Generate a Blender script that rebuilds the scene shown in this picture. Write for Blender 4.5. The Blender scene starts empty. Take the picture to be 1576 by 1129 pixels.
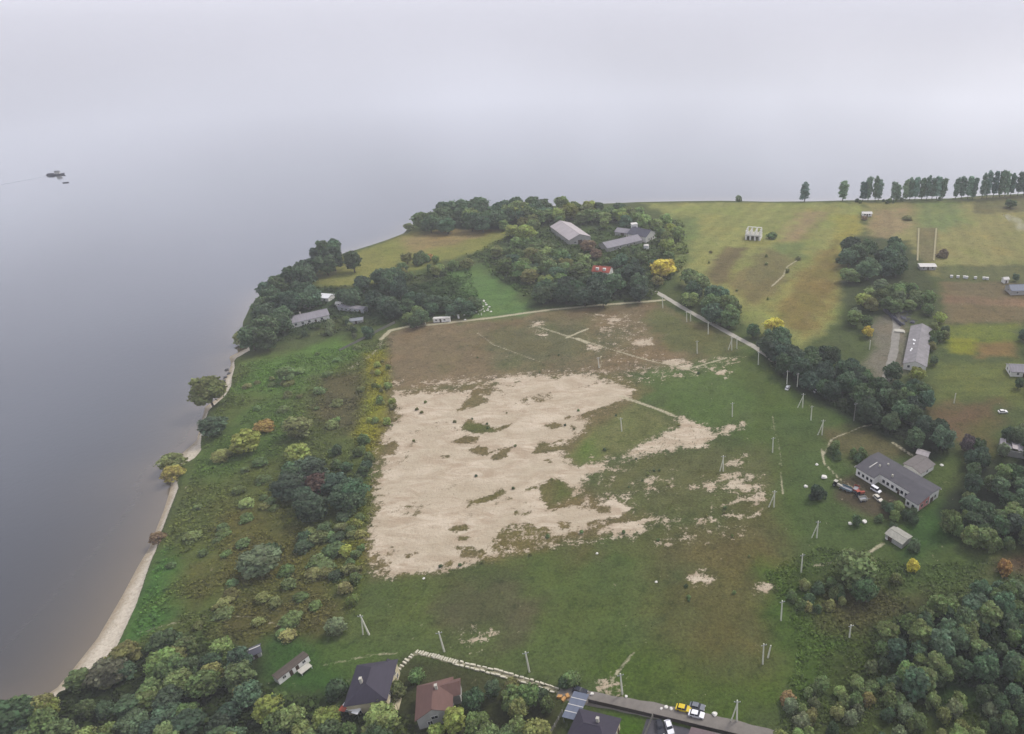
import bpy, math, random
import numpy as np
from mathutils import Vector, Matrix

# ------------------------------------------------------------------ camera, sky, sun, exposure
SC = bpy.context.scene
COL = SC.collection
F, CX, CY, CAMH, PITCH = 1050.0, 1100.0, 564.5, 170.0, math.radians(29.0)
IMW, IMH = 1576.0, 1129.0
cd = bpy.data.cameras.new('camera'); cam = bpy.data.objects.new('camera', cd); COL.objects.link(cam)
cam.location = (0, 0, CAMH); cam.rotation_euler = (math.pi/2 - PITCH, 0, 0)
cd.sensor_fit = 'HORIZONTAL'; cd.sensor_width = 36.0; cd.lens = 36.0*F/IMW
cd.shift_x = -(CX-IMW/2)/IMW; cd.shift_y = 0.0
cd.clip_start = 1.0; cd.clip_end = 60000.0
SC.camera = cam

SUN_EL, SUN_AZ = math.radians(52), math.radians(48)      # azimuth from +Y towards +X
w = bpy.data.worlds.new('World'); SC.world = w; w.use_nodes = True
nt = w.node_tree; nt.nodes.clear()
out = nt.nodes.new('ShaderNodeOutputWorld'); bg = nt.nodes.new('ShaderNodeBackground')
sky = nt.nodes.new('ShaderNodeTexSky'); sky.sky_type = 'NISHITA'; sky.sun_disc = False
sky.sun_elevation = SUN_EL; sky.sun_rotation = SUN_AZ; sky.dust_density = 4.0; sky.air_density = 1.0
hs = nt.nodes.new('ShaderNodeHueSaturation'); hs.inputs['Saturation'].default_value = 0.35
mx = nt.nodes.new('ShaderNodeMix'); mx.data_type = 'RGBA'; mx.inputs[0].default_value = 0.35
mx.inputs[7].default_value = (8.0, 8.05, 9.9, 1)          # even overcast veil
tc = nt.nodes.new('ShaderNodeTexCoord'); nz = nt.nodes.new('ShaderNodeTexNoise')
mp = nt.nodes.new('ShaderNodeMapping'); mp.inputs['Scale'].default_value = (1.6, 1.6, 4.0)
nz.inputs['Scale'].default_value = 1.7; nz.inputs['Detail'].default_value = 3.0
mr = nt.nodes.new('ShaderNodeMapRange'); mr.inputs[1].default_value = 0.3; mr.inputs[2].default_value = 0.7
mr.inputs[3].default_value = 0.84; mr.inputs[4].default_value = 1.12
ml = nt.nodes.new('ShaderNodeMix'); ml.data_type = 'RGBA'; ml.blend_type = 'MULTIPLY'; ml.inputs[0].default_value = 1.0
L = nt.links.new
L(sky.outputs[0], hs.inputs['Color']); L(hs.outputs[0], mx.inputs[6]); L(tc.outputs['Generated'], mp.inputs[0])
L(mp.outputs[0], nz.inputs['Vector']); L(nz.outputs['Fac'], mr.inputs[0])
L(mx.outputs[2], ml.inputs[6]); L(mr.outputs[0], ml.inputs[7]); L(ml.outputs[2], bg.inputs[0]); L(bg.outputs[0], out.inputs[0])
bg.inputs[1].default_value = 0.15

sl = bpy.data.lights.new('sun', 'SUN'); so = bpy.data.objects.new('sun', sl); COL.objects.link(so)
sl.energy = 1.5; sl.angle = math.radians(10); sl.color = (1.0, 0.95, 0.88)
sd_ = Vector((math.sin(SUN_AZ)*math.cos(SUN_EL), math.cos(SUN_AZ)*math.cos(SUN_EL), math.sin(SUN_EL)))
so.rotation_euler = sd_.to_track_quat('Z', 'Y').to_euler(); so.location = (0, 0, 400)
SC.view_settings.view_transform = 'Standard'; SC.view_settings.look = 'None'
SC.view_settings.exposure = 0.19; SC.view_settings.gamma = 1.0; SC.view_settings.use_curve_mapping = False
SC.cycles.use_denoising = True; SC.cycles.max_bounces = 6; SC.cycles.diffuse_bounces = 3; SC.cycles.volume_bounces = 5
SC.cycles.transparent_max_bounces = 8

WATER_Z = -3.0
rnd = random.Random(7)
# ------------------------------------------------------------------ geometry of the site
def P(px, py, z=0.0):
    """place on the level z that is seen at photo pixel (px, py)"""
    u = (px-CX)/F; v = (py-CY)/F
    dx, dy, dz = u, math.cos(PITCH)-v*math.sin(PITCH), -math.sin(PITCH)-v*math.cos(PITCH)
    t = (z-CAMH)/dz
    return (dx*t, dy*t)
def PP(pts, z=0.0): return [P(a, b, z) for a, b in pts]
def s2l(c):
    return tuple(((v/255.0)/12.92 if v/255.0 <= 0.04045 else ((v/255.0+0.055)/1.055)**2.4) for v in c)

def sdist(X, Y, poly):
    """signed distance to polygon, positive inside"""
    n = len(poly); d2 = np.full(X.shape, 1e18); ins = np.zeros(X.shape, bool)
    for i in range(n):
        ax, ay = poly[i]; bx, by = poly[(i+1) % n]
        ex, ey = bx-ax, by-ay; l2 = ex*ex+ey*ey+1e-9
        t = np.clip(((X-ax)*ex+(Y-ay)*ey)/l2, 0, 1)
        d2 = np.minimum(d2, (X-ax-t*ex)**2+(Y-ay-t*ey)**2)
        if ay != by:
            c = ((ay > Y) != (by > Y)) & (X < ex*(Y-ay)/(by-ay)+ax); ins ^= c
    d = np.sqrt(d2)
    return np.where(ins, d, -d)
def ldist(X, Y, pts):
    d2 = np.full(X.shape, 1e18)
    for i in range(len(pts)-1):
        ax, ay = pts[i]; bx, by = pts[i+1]
        ex, ey = bx-ax, by-ay; l2 = ex*ex+ey*ey+1e-9
        t = np.clip(((X-ax)*ex+(Y-ay)*ey)/l2, 0, 1)
        d2 = np.minimum(d2, (X-ax-t*ex)**2+(Y-ay-t*ey)**2)
    return np.sqrt(d2)
_lat = np.random.RandomState(3).rand(256, 256)
def vnoise(X, Y, s, o=0):
    x = X/s+o*17.3; y = Y/s+o*9.1
    xi = np.floor(x).astype(int); yi = np.floor(y).astype(int); fx = x-xi; fy = y-yi
    fx = fx*fx*(3-2*fx); fy = fy*fy*(3-2*fy)
    a = _lat[xi % 256, yi % 256]; b = _lat[(xi+1) % 256, yi % 256]; c = _lat[xi % 256, (yi+1) % 256]; d = _lat[(xi+1) % 256, (yi+1) % 256]
    return (a*(1-fx)+b*fx)*(1-fy)+(c*(1-fx)+d*fx)*fy
def fbm(X, Y, s, o=0, n=4):
    v = 0; a = 0.5; tot = 0
    for i in range(n):
        v = v+a*vnoise(X, Y, s/(2**i), o+i); tot += a; a *= 0.55
    return v/tot
def sstep(a, b, x):
    t = np.clip((x-a)/(b-a), 0, 1); return t*t*(3-2*t)

shore_px = [(-120, 1190), (0, 1105), (55, 1080), (88, 1058), (112, 1030), (150, 982), (188, 917), (212, 872), (230, 842), (243, 808), (252, 785), (260, 760), (264, 742), (252, 730), (256, 715),
            (276, 709), (281, 697), (304, 676), (307, 662), (311, 645), (316, 626), (338, 611), (341, 588), (352, 574), (356, 560), (353, 549), (381, 535), (372, 515), (374, 495), (386, 470), (405, 448),
            (440, 436), (478, 424), (484, 408), (500, 398), (545, 385), (577, 375), (595, 369), (621, 359), (633, 346), (680, 331), (740, 323), (800, 319), (860, 316), (930, 313), (985, 310.5), (1040, 309.5),
            (1110, 308.5), (1180, 310), (1250, 309.5), (1300, 308), (1345, 307.5), (1400, 306), (1460, 305), (1520, 300), (1576, 298), (1700, 294)]
LAND = [(-330, -4000)] + [(-215, 40)] + PP(shore_px, WATER_Z) + [(800, 760), (4000, 900), (4000, -4000)]
bank_px = [(20, 1129), (100, 1068), (140, 1040), (182, 990), (212, 925), (233, 860), (241, 842), (250, 812), (264, 775), (276, 745), (270, 730), (276, 716), (299, 704), (311, 690), (310, 678), (311, 662),
           (315, 646), (322, 628), (346, 608), (357, 590), (358, 577), (362, 562), (361, 551), (386, 537), (380, 515), (382, 495), (394, 470), (412, 452), (446, 440), (482, 426), (492, 411), (505, 400), (550, 387), (580, 377),
           (598, 371), (625, 361), (637, 350), (684, 335), (745, 327), (800, 322.5), (860, 319.5), (930, 316), (985, 312), (1040, 311), (1110, 309.5), (1180, 311.5), (1250, 310.5), (1300, 309), (1345, 309), (1400, 307.5), (1460, 306.5), (1520, 301.5), (1576, 299.5), (1700, 295.5)]
BANK = [(-318, -4000), (-200, 40)] + PP(bank_px, -0.4) + [(800, 752), (4010, 890), (4010, -4010)]
def ground_arr(X, Y):
    dw = sdist(X, Y, LAND); db = sdist(X, Y, BANK)
    beach = np.clip(WATER_Z+0.16*dw, -9, -1.9)
    k = sstep(-1.8, 1.0, db)
    land = (fbm(X, Y, 45, 2, 3)-0.5)*0.9*sstep(2, 12, db)-0.25*(1-sstep(0, 6, db))
    return beach*(1-k)+land*k, dw, db
def gz(x, y):
    return float(ground_arr(np.array([x]), np.array([y]))[0][0])

# ------------------------------------------------------------------ mesh and object helpers
class MB:
    def __init__(s): s.v = []; s.f = []
    def add(s, vs, fs):
        o = len(s.v); s.v += [tuple(v) for v in vs]; s.f += [tuple(i+o for i in f) for f in fs]; return s
    def box(s, x0, x1, y0, y1, z0, z1):
        return s.add([(x0,y0,z0),(x1,y0,z0),(x1,y1,z0),(x0,y1,z0),(x0,y0,z1),(x1,y0,z1),(x1,y1,z1),(x0,y1,z1)],
                     [(0,3,2,1),(4,5,6,7),(0,1,5,4),(1,2,6,5),(2,3,7,6),(3,0,4,7)])
    def prism(s, pts, z0, z1):                     # polygon in xy
        n = len(pts)
        return s.add([(x,y,z0) for x,y in pts]+[(x,y,z1) for x,y in pts],
                     [tuple(range(n-1,-1,-1)), tuple(range(n,2*n))]+[(i,(i+1)%n,n+(i+1)%n,n+i) for i in range(n)])
    def prism_y(s, pts, y0, y1, sc=1.0):                   # profile in xz, extruded along y
        n = len(pts)
        return s.add([(x,y0,z) for x,z in pts]+[(x,y1,z) for x,z in pts],
                     [tuple(range(n)), tuple(range(2*n-1,n-1,-1))]+[(i,n+i,n+(i+1)%n,(i+1)%n) for i in range(n)])
    def tube(s, a, b, r0, r1, n=8, cap=True):
        a = Vector(a); b = Vector(b); d = (b-a).normalized()
        u = d.orthogonal().normalized(); v = d.cross(u)
        vs = [a+(u*math.cos(2*math.pi*i/n)+v*math.sin(2*math.pi*i/n))*r0 for i in range(n)]+[b+(u*math.cos(2*math.pi*i/n)+v*math.sin(2*math.pi*i/n))*r1 for i in range(n)]
        fs = [(i,(i+1)%n,n+(i+1)%n,n+i) for i in range(n)]
        if cap: fs += [tuple(range(n-1,-1,-1)), tuple(range(n,2*n))]
        return s.add(vs, fs)
    def rock(s, c, r, rng, flat=0.7):
        vs = []; fs = []; n = 7
        for k, (zz, rr) in enumerate([(-0.5, .7), (0.1, 1.0), (0.6, .65)]):
            for i in range(n):
                a = 2*math.pi*(i+.3*k)/n; q = r*rr*rng.uniform(.75, 1.2)
                vs.append((c[0]+math.cos(a)*q, c[1]+math.sin(a)*q, c[2]+zz*r*flat*rng.uniform(.85, 1.15)))
        for k in range(2): fs += [(k*n+i, k*n+(i+1)%n, (k+1)*n+(i+1)%n, (k+1)*n+i) for i in range(n)]
        fs += [tuple(range(n-1,-1,-1)), tuple(range(2*n,3*n))]
        return s.add(vs, fs)
    def build(s, name, mat, parent=None, smooth=False):
        m = bpy.data.meshes.new(name); m.from_pydata(s.v, [], s.f); m.materials.append(mat)
        if smooth: m.polygons.foreach_set('use_smooth', [True]*len(m.polygons))
        m.update(); o = bpy.data.objects.new(name, m); COL.objects.link(o)
        if parent: o.parent = parent
        return o
def tag(o, label, cat, group=None):
    o['label'] = label; o['category'] = cat
    if group: o['group'] = group
    return o
def thing(name, label, cat, loc, rz=0.0, group=None, sc=None):
    o = bpy.data.objects.new(name, None); COL.objects.link(o); o.empty_display_size = 0.5
    o.location = loc; o.rotation_euler = (0, 0, rz)
    if sc: o.scale = sc
    return tag(o, label, cat, group)
def at(px, py, dz=0.0, z=0.0):
    x, y = P(px, py, z); return (x, y, gz(x, y)+dz)

# ------------------------------------------------------------------ materials
def newmat(name):
    m = bpy.data.materials.new(name); m.use_nodes = True
    n = m.node_tree.nodes; return m, n, m.node_tree.links.new, n['Principled BSDF']
_mats = {}
def M(name, srgb, rough=0.8, var=0.18, scale=0.8, metal=0.0, streak=None):
    if name in _mats: return _mats[name]
    m, n, l, b = newmat(name); c = tuple(v*(.72+.18*max(s2l(srgb))) for v in s2l(srgb))
    t = n.new('ShaderNodeTexCoord'); z = n.new('ShaderNodeTexNoise'); z.inputs['Scale'].default_value = scale; z.inputs['Detail'].default_value = 5; z.inputs['Roughness'].default_value = 0.65
    if streak:
        mp_ = n.new('ShaderNodeMapping'); mp_.inputs['Scale'].default_value = streak; l(t.outputs['Object'], mp_.inputs[0]); l(mp_.outputs[0], z.inputs['Vector'])
    else: l(t.outputs['Object'], z.inputs['Vector'])
    r = n.new('ShaderNodeMapRange'); r.inputs[1].default_value = .28; r.inputs[2].default_value = .72; r.inputs[3].default_value = 1-var; r.inputs[4].default_value = 1+var
    l(z.outputs['Fac'], r.inputs[0])
    x = n.new('ShaderNodeMix'); x.data_type = 'RGBA'; x.blend_type = 'MULTIPLY'; x.inputs[0].default_value = 1
    x.inputs[6].default_value = (*c, 1); l(r.outputs[0], x.inputs[7]); l(x.outputs[2], b.inputs['Base Color'])
    b.inputs['Roughness'].default_value = rough; b.inputs['Metallic'].default_value = metal
    b.inputs['Specular IOR Level'].default_value = 0.3
    _mats[name] = m; return m
def leaf_material():
    m, n, l, b = newmat('leaves')
    oi = n.new('ShaderNodeObjectInfo'); a = n.new('ShaderNodeAttribute'); a.attribute_name = 'var'
    r = n.new('ShaderNodeMapRange'); r.inputs[3].default_value = .48; r.inputs[4].default_value = 1.75; l(a.outputs['Fac'], r.inputs[0])
    x = n.new('ShaderNodeMix'); x.data_type = 'RGBA'; x.blend_type = 'MULTIPLY'; x.inputs[0].default_value = 1
    l(oi.outputs['Color'], x.inputs[6]); l(r.outputs[0], x.inputs[7])
    h = n.new('ShaderNodeHueSaturation'); h.inputs['Saturation'].default_value = 1.0
    r2 = n.new('ShaderNodeMapRange'); r2.inputs[3].default_value = .475; r2.inputs[4].default_value = .525; l(a.outputs['Fac'], r2.inputs[0]); l(r2.outputs[0], h.inputs['Hue'])
    l(x.outputs[2], h.inputs['Color']); l(h.outputs[0], b.inputs['Base Color'])
    b.inputs['Roughness'].default_value = .75; b.inputs['Specular IOR Level'].default_value = .2
    tr = n.new('ShaderNodeBsdfTranslucent'); l(h.outputs[0], tr.inputs[0]); ms = n.new('ShaderNodeMixShader'); ms.inputs[0].default_value = .28
    l(b.outputs[0], ms.inputs[1]); l(tr.outputs[0], ms.inputs[2]); l(ms.outputs[0], n['Material Output'].inputs[0])
    return m
LEAF = leaf_material()
def stuff_leaf_material():
    m, n, l, b = newmat('weeds'); a = n.new('ShaderNodeAttribute'); a.attribute_name = 'col'
    l(a.outputs['Color'], b.inputs['Base Color']); b.inputs['Roughness'].default_value = .85; b.inputs['Specular IOR Level'].default_value = .1
    return m
WEED = stuff_leaf_material()
BARK = M('bark', (92, 84, 74), .9, .3, 3.0)

# ------------------------------------------------------------------ ground colour (what grows where)
ZONES = [  # (outline as seen in the photo, colour, edge softness in metres)
    ([(340,560),(610,505),(610,640),(585,700),(560,900),(545,960),(330,990),(180,1000),(240,850),(300,700)], (96,108,62), 6),
    ([(390,560),(520,520),(560,545),(480,600),(400,610),(365,600)], (100,128,68), 7),
    ([(360,640),(420,600),(480,640),(430,690),(340,740),(290,730)], (92,116,62), 7),
    ([(205,930),(250,850),(275,870),(270,940),(225,985),(190,985)], (82,120,62), 4),
    ([(330,790),(440,770),(520,860),(500,930),(380,930),(300,900)], (104,104,60), 9),
    ([(490,580),(560,570),(570,640),(540,660),(480,640)], (98,96,70), 7),
    ([(560,545),(600,535),(612,625),(600,660),(580,700),(555,690),(565,600)], (140,140,60), 4),
    ([(545,760),(575,740),(570,880),(540,930),(525,870)], (110,118,52), 4),
    ([(370,905),(540,930),(500,1000),(420,1010),(330,980)], (100,96,60), 7),
    ([(410,985),(470,975),(540,1010),(520,1060),(430,1070),(400,1030)], (68,98,50), 4),
    ([(480,990),(600,990),(620,1015),(540,1030),(490,1020)], (84,104,56), 4),
    # field
    ([(592,515),(640,497),(1010,463),(1040,480),(1150,535),(1080,560),(950,575),(800,580),(600,606)], (134,120,98), 4),
    ([(760,505),(900,495),(960,530),(900,560),(780,560),(730,535)], (112,112,86), 14),
    ([(1010,470),(1140,530),(1120,560),(1030,540),(1000,500)], (108,112,76), 8),
    ([(960,600),(1000,575),(1080,560),(1150,535),(1210,590),(1250,640),(1200,660),(1140,655),(1060,640),(990,620)], (98,117,70), 12),
    ([(1140,560),(1210,600),(1280,660),(1260,740),(1210,860),(1190,760),(1180,690)], (92,108,60), 9),
    ([(880,640),(960,610),(1050,650),(980,690),(900,715),(862,700)], (120,122,84), 5),
    ([(862,690),(900,650),(920,690),(890,712)], (110,126,72), 5),
    ([(900,760),(940,720),(1090,690),(1180,690),(1190,760),(1100,800),(980,800)], (104,108,74), 6),
    ([(860,840),(990,810),(1190,770),(1210,860),(1190,920),(1000,900),(870,880)], (108,104,72), 14),
    ([(560,885),(700,880),(850,840),(900,870),(990,900),(990,1000),(1010,1060),(900,1060),(640,1000),(545,960)], (92,108,62), 8),
    ([(690,890),(800,880),(840,940),(770,985),(700,960)], (96,96,72), 9),
    ([(930,830),(1000,850),(1020,930),(970,960),(930,900)], (90,108,64), 14),
    ([(1000,890),(1190,860),(1200,1000),(1170,1035),(1100,1030),(1010,990)], (104,102,66), 14),
    ([(1000,985),(1100,1028),(1180,1032),(1200,1010),(1240,1080),(1130,1110),(960,1070),(930,1030)], (86,104,50), 8),
    ([(1185,880),(1260,850),(1330,960),(1310,1060),(1230,1100),(1195,1020)], (82,104,52), 7),
    ([(1250,900),(1400,880),(1420,950),(1330,990),(1270,960)], (92,90,62), 8),
    ([(1290,1000),(1400,960),(1600,880),(1600,1150),(1180,1150),(1250,1080)], (76,88,50), 6),
    ([(1420,1040),(1560,1030),(1570,1080),(1450,1090)], (58,82,46), 4),
    ([(1200,640),(1320,640),(1480,700),(1480,840),(1560,860),(1400,900),(1250,890),(1215,780)], (86,104,62), 7),
    ([(1270,660),(1340,655),(1400,690),(1330,710),(1290,700)], (104,100,72), 5),
    ([(1290,735),(1330,735),(1400,780),(1370,800),(1320,790),(1285,765)], (92,84,70), 3),
    ([(1400,790),(1450,770),(1460,830),(1400,850)], (72,102,56), 5),
    ([(1530,850),(1600,845),(1600,885),(1520,885)], (100,86,70), 4),
    ([(600,600),(960,575),(1000,600),(940,640),(870,700),(900,760),(1000,800),(860,835),(750,865),(575,890),(560,860)], (126,116,86), 4),
    ([(828,742),(866,735),(886,760),(846,782)], (104,114,66), 3),
    ([(708,648),(760,650),(765,668),(715,668)], (100,104,62), 3),
    ([(690,740),(860,735),(850,835),(760,860),(690,830)], (118,112,76), 4),
    # the far parts
    ([(485,445),(495,410),(545,387),(625,356),(800,345),(780,380),(690,400),(570,440),(530,455)], (142,142,84), 6),
    ([(620,365),(700,350),(770,352),(700,378),(640,385)], (156,140,100), 8),
    ([(690,420),(760,395),(830,430),(830,465),(800,485),(720,495),(690,470)], (104,134,82), 8),
    ([(720,395),(820,340),(1050,340),(1060,400),(1000,465),(820,470)], (88,104,68), 9),
    ([(985,311),(1330,311),(1325,420),(1280,500),(1230,540),(1150,500),(1060,440),(1030,390),(1060,350)], (150,153,98), 6),
    ([(1030,330),(1080,335),(1060,400),(1040,410)], (120,134,84), 8),
    ([(1198,372),(1236,325),(1268,325),(1244,368),(1225,373)], (160,142,112), 7),
    ([(1186,372),(1245,372),(1240,398),(1190,400)], (122,136,88), 8),
    ([(1085,420),(1118,378),(1148,382),(1120,430),(1100,440)], (122,112,82), 4),
    ([(1120,430),(1180,380),(1230,400),(1200,450),(1160,470)], (128,122,86), 6),
    ([(1220,430),(1290,360),(1310,380),(1280,470),(1240,520),(1190,480)], (140,126,80), 7),
    ([(1285,330),(1330,330),(1320,380),(1290,400)], (154,150,84), 6),
    ([(1335,312),(1600,305),(1600,430),(1440,425),(1400,410),(1340,370)], (152,148,102), 6),
    ([(1340,330),(1400,315),(1410,345),(1370,370),(1340,365)], (158,142,112), 8),
    ([(1410,310),(1470,310),(1490,345),(1450,355),(1412,350)], (130,142,96), 9),
    ([(1500,300),(1600,300),(1600,325),(1500,328)], (120,118,86), 3),
    ([(1412,350),(1442,350),(1440,403),(1412,403)], (132,126,94), 2),
    ([(1440,408),(1600,405),(1600,440),(1440,430)], (108,112,78), 4),
    ([(1444,432),(1600,436),(1600,496),(1456,500)], (122,112,88), 4),
    ([(1456,455),(1600,460),(1600,472),(1456,466)], (140,118,98), 3),
    ([(1455,500),(1565,496),(1570,530),(1455,535)], (118,128,66), 4),
    ([(1460,520),(1505,522),(1500,545),(1462,543)], (146,146,62), 3),
    ([(1505,528),(1560,525),(1560,548),(1506,550)], (140,116,80), 4),
    ([(1436,555),(1600,560),(1600,625),(1440,618)], (108,118,70), 5),
    ([(1420,625),(1535,615),(1545,650),(1500,690),(1450,670)], (120,100,80), 6),
    ([(1480,660),(1540,640),(1535,700),(1500,710)], (104,100,66), 5),
    ([(1350,470),(1400,470),(1398,540),(1395,570),(1360,590),(1335,570),(1345,520)], (132,128,118), 4),
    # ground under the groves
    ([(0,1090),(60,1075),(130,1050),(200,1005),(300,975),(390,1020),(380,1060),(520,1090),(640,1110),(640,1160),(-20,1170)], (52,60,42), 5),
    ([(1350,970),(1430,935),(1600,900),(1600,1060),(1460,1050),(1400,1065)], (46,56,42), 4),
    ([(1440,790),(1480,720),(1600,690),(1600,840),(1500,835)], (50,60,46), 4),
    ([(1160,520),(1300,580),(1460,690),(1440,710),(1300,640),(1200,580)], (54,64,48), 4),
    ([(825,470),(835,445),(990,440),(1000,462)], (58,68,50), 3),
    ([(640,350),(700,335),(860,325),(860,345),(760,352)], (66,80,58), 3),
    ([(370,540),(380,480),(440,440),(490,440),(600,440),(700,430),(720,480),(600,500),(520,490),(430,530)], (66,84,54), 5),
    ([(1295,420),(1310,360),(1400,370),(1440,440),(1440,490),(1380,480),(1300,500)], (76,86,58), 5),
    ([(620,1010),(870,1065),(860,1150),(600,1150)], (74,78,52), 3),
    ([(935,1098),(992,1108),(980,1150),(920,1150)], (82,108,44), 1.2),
]
SAND = [
    [(606,602),(636,607),(649,604),(702,603),(725,602),(738,604),(758,594),(740,588),(738,582),(776,579),(801,578),(840,577),(850,583),(878,577),(916,575),(921,584),(946,589),(975,599),(967,611),(949,621),(916,634),(903,644),(896,664),(858,690),(868,705),(888,718),(916,712),(934,710),
     (926,723),(896,740),(895,753),(881,761),(901,771),(898,778),(919,781),(921,768),(972,761),(954,767),(975,784),(975,795),(1003,796),(1028,798),(997,806),(982,824),(962,824),(934,819),(916,824),(886,824),(855,828),(845,815),(800,805),(775,812),(760,835),(751,860),(728,864),(695,875),(659,880),(603,884),
     (575,880),(567,860),(572,800),(580,720),(583,680),(600,660),(615,640),(605,620)],
    [(957,705),(980,687),(1018,669),(1048,654),(1036,640),(1059,646),(1094,659),(1102,669),(1087,685),(1048,690),(992,700),(962,709)],
    [(1102,664),(1125,655),(1147,649),(1140,658),(1105,670)],
    [(1069,748),(1109,742),(1109,733),(1135,728),(1160,735),(1145,742),(1175,748),(1150,757),(1120,750),(1084,753)],
    [(1122,712),(1145,702),(1138,718)],
    [(1074,801),(1099,796),(1099,781),(1114,781),(1140,768),(1178,759),(1170,779),(1160,794),(1132,792),(1109,791),(1089,804)],
    [(985,741),(1003,733),(1012,735),(1000,743)], [(984,757),(1002,751),(1004,756),(990,760)], [(1018,832),(1061,830),(1061,834),(1020,836)],
    [(926,485),(955,488),(969,494),(965,501),(938,496)], [(968,523),(1004,521),(1002,530),(984,532)], [(1015,556),(1045,552),(1065,562),(1058,570),(1030,566)],
    [(1096,566),(1112,564),(1122,573),(1118,579),(1104,574)], [(1125,552),(1138,551),(1136,557),(1126,558)], [(1065,889),(1074,884),(1090,884),(1088,893),(1075,898),(1066,896)], [(1168,905),(1174,898),(1188,906),(1176,914)],
    [(714,970),(740,977),(756,976),(752,984),(728,991)], [(735,980),(745,985),(730,996)], [(928,1050),(945,1048),(950,1066),(936,1072),(927,1058)], [(600,590),(616,587),(614,592)],
    [(655,588),(690,583),(720,586),(760,588),(690,591)], [(820,496),(835,494),(834,502),(822,503)], [(905,530),(925,533),(922,540),(906,538)], [(925,504),(937,504),(936,511),(926,510)], [(828,508),(838,512),(834,519)],
]
HOLES = [
    [(708,657),(722,645),(740,652),(762,657),(756,664),(738,668),(716,664)], [(700,635),(722,612),(730,600),(752,597),(740,606),(749,619),(730,626)], [(697,680),(715,670),(738,673),(732,682),(712,684)],
    [(720,692),(738,685),(757,694),(748,702),(730,698)], [(756,702),(770,692),(786,690),(780,702),(762,709)], [(756,697),(775,690),(790,688),(770,696)], [(578,692),(594,683),(611,680),(606,697),(586,701)],
    [(820,697),(832,677),(844,685),(842,695)], [(828,657),(852,650),(870,653),(855,659)], [(744,661),(770,658),(789,651),(780,659),(752,668)], [(880,655),(884,658),(889,672),(884,672)], [(830,745),(862,736),(882,752),(880,768),(868,778),(846,776),(833,768)],
    [(922,775),(940,781),(938,790),(920,789)], [(835,708),(850,704),(848,711)], [(632,680),(642,677),(640,682)], [(680,702),(694,700),(690,705)], [(693,814),(703,808),(720,805),(722,812),(700,819)], [(698,828),(716,822),(725,828),(716,832)],
    [(720,770),(745,764),(775,750),(778,756),(762,768),(736,774),(722,778)], [(760,776),(786,765),(784,768)], [(716,792),(728,787),(724,798)], [(700,842),(722,838),(742,846),(745,860),(710,858)], [(572,874),(590,864),(598,866),(594,876)],
    [(686,866),(698,861),(700,866),(690,870)], [(846,760),(860,752),(870,756),(856,764)], [(806,756),(830,745),(828,750)], [(905,806),(932,808),(926,816),(904,815)], [(860,804),(880,802),(882,812),(864,814)], [(740,605),(755,600),(752,608)], [(840,742),(850,735),(868,738),(862,744)],
]
STRIPES = [  # ploughing and mowing lines
    ([(1444,432),(1600,436),(1600,496),(1456,500)], 2, 7.0, .08), ([(1436,555),(1600,560),(1600,625),(1440,618)], 3, 6.0, .10), ([(985,311),(1330,311),(1325,420),(1280,500),(1230,540),(1150,500),(1060,440),(1030,390),(1060,350)], 68, 13.0, .09),
    ([(1335,312),(1600,305),(1600,430),(1440,425),(1400,410),(1340,370)], 80, 11.0, .09), ([(1000,890),(1190,860),(1200,1000),(1170,1035),(1100,1030),(1010,990)], 72, 4.0, .06), ([(620,365),(700,350),(770,352),(700,378),(640,385)], 10, 8.0, .08), ([(592,515),(640,497),(1010,463),(1040,480),(1150,535),(950,575),(600,606)], 12, 9.0, .05), ([(560,885),(850,840),(990,900),(1010,1060),(900,1060),(640,1000),(545,960)], -15, 6.0, .05),
]
MOTTLE = [  # thin, patchy sand
    ([(690,800),(760,778),(860,785),(1000,800),(985,830),(860,845),(750,866),(700,850)], .36), ([(600,606),(650,582),(780,570),(900,565),(1000,560),(1130,545),(1120,572),(1000,590),(930,592),(760,600)], .33),
    ([(900,480),(980,482),(1020,530),(930,520)], .27), ([(880,500),(960,530),(1060,550),(1040,572),(940,560)], .27), ([(960,740),(1040,720),(1060,750),(1000,765)], .27), ([(1060,735),(1180,725),(1185,760),(1100,765)], .3), ([(900,700),(1000,690),(930,760),(890,755)], .28), ([(1010,800),(1180,775),(1150,830),(1030,840)], .25), ([(700,965),(770,965),(760,1000),(715,1000)], .28),
]
PATHS = [  # tracks worn down to pale soil: (line, width)
    ([(540,566),(580,540),(588,520),(600,508),(625,502),(680,497),(760,488),(850,476),(930,469),(1000,464),(1022,462)], 2.6),
    ([(820,500),(850,510),(885,521),(935,536),(970,546),(1005,556),(1060,567),(1118,551)], 1.3), ([(872,520),(890,512),(905,506)], 1.6), ([(888,521),(905,528)], 2.4),
    ([(955,610),(985,620),(1018,632),(1040,641)], 1.8), ([(735,512),(760,530),(800,545),(830,556)], 0.9), ([(925,548),(925,566)], 0.6),
    ([(640,1003),(668,1010),(705,1021),(760,1034),(815,1050),(862,1065)], 1.2), ([(637,1006),(625,1018),(612,1031)], 1.0),
    ([(1265,690),(1268,712),(1290,735),(1330,760)], .9), ([(1268,700),(1280,675),(1330,655),(1365,650)], .7), ([(1374,681),(1404,700)], 1.4), ([(1228,400),(1212,410),(1205,425),(1188,440)], 1.2), ([(1395,560),(1350,590),(1320,610)], 2.0),
    ([(210,975),(260,960),(330,945),(400,950),(430,965)], .5), ([(500,1022),(570,1008),(620,1003)], .6), ([(940,1050),(955,1030),(975,1005)], 0.8), ([(1255,870),(1330,855),(1360,835)], 1.2), ([(1190,640),(1200,700),(1205,760)], 0.7),
]
def lin(c, k=0.56):
    v = np.array(s2l(c))*k; g = v.mean(); return np.clip(g+(v-g)*1.08, .004, 1)*np.array([1.02, 1.0, .86])
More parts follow.
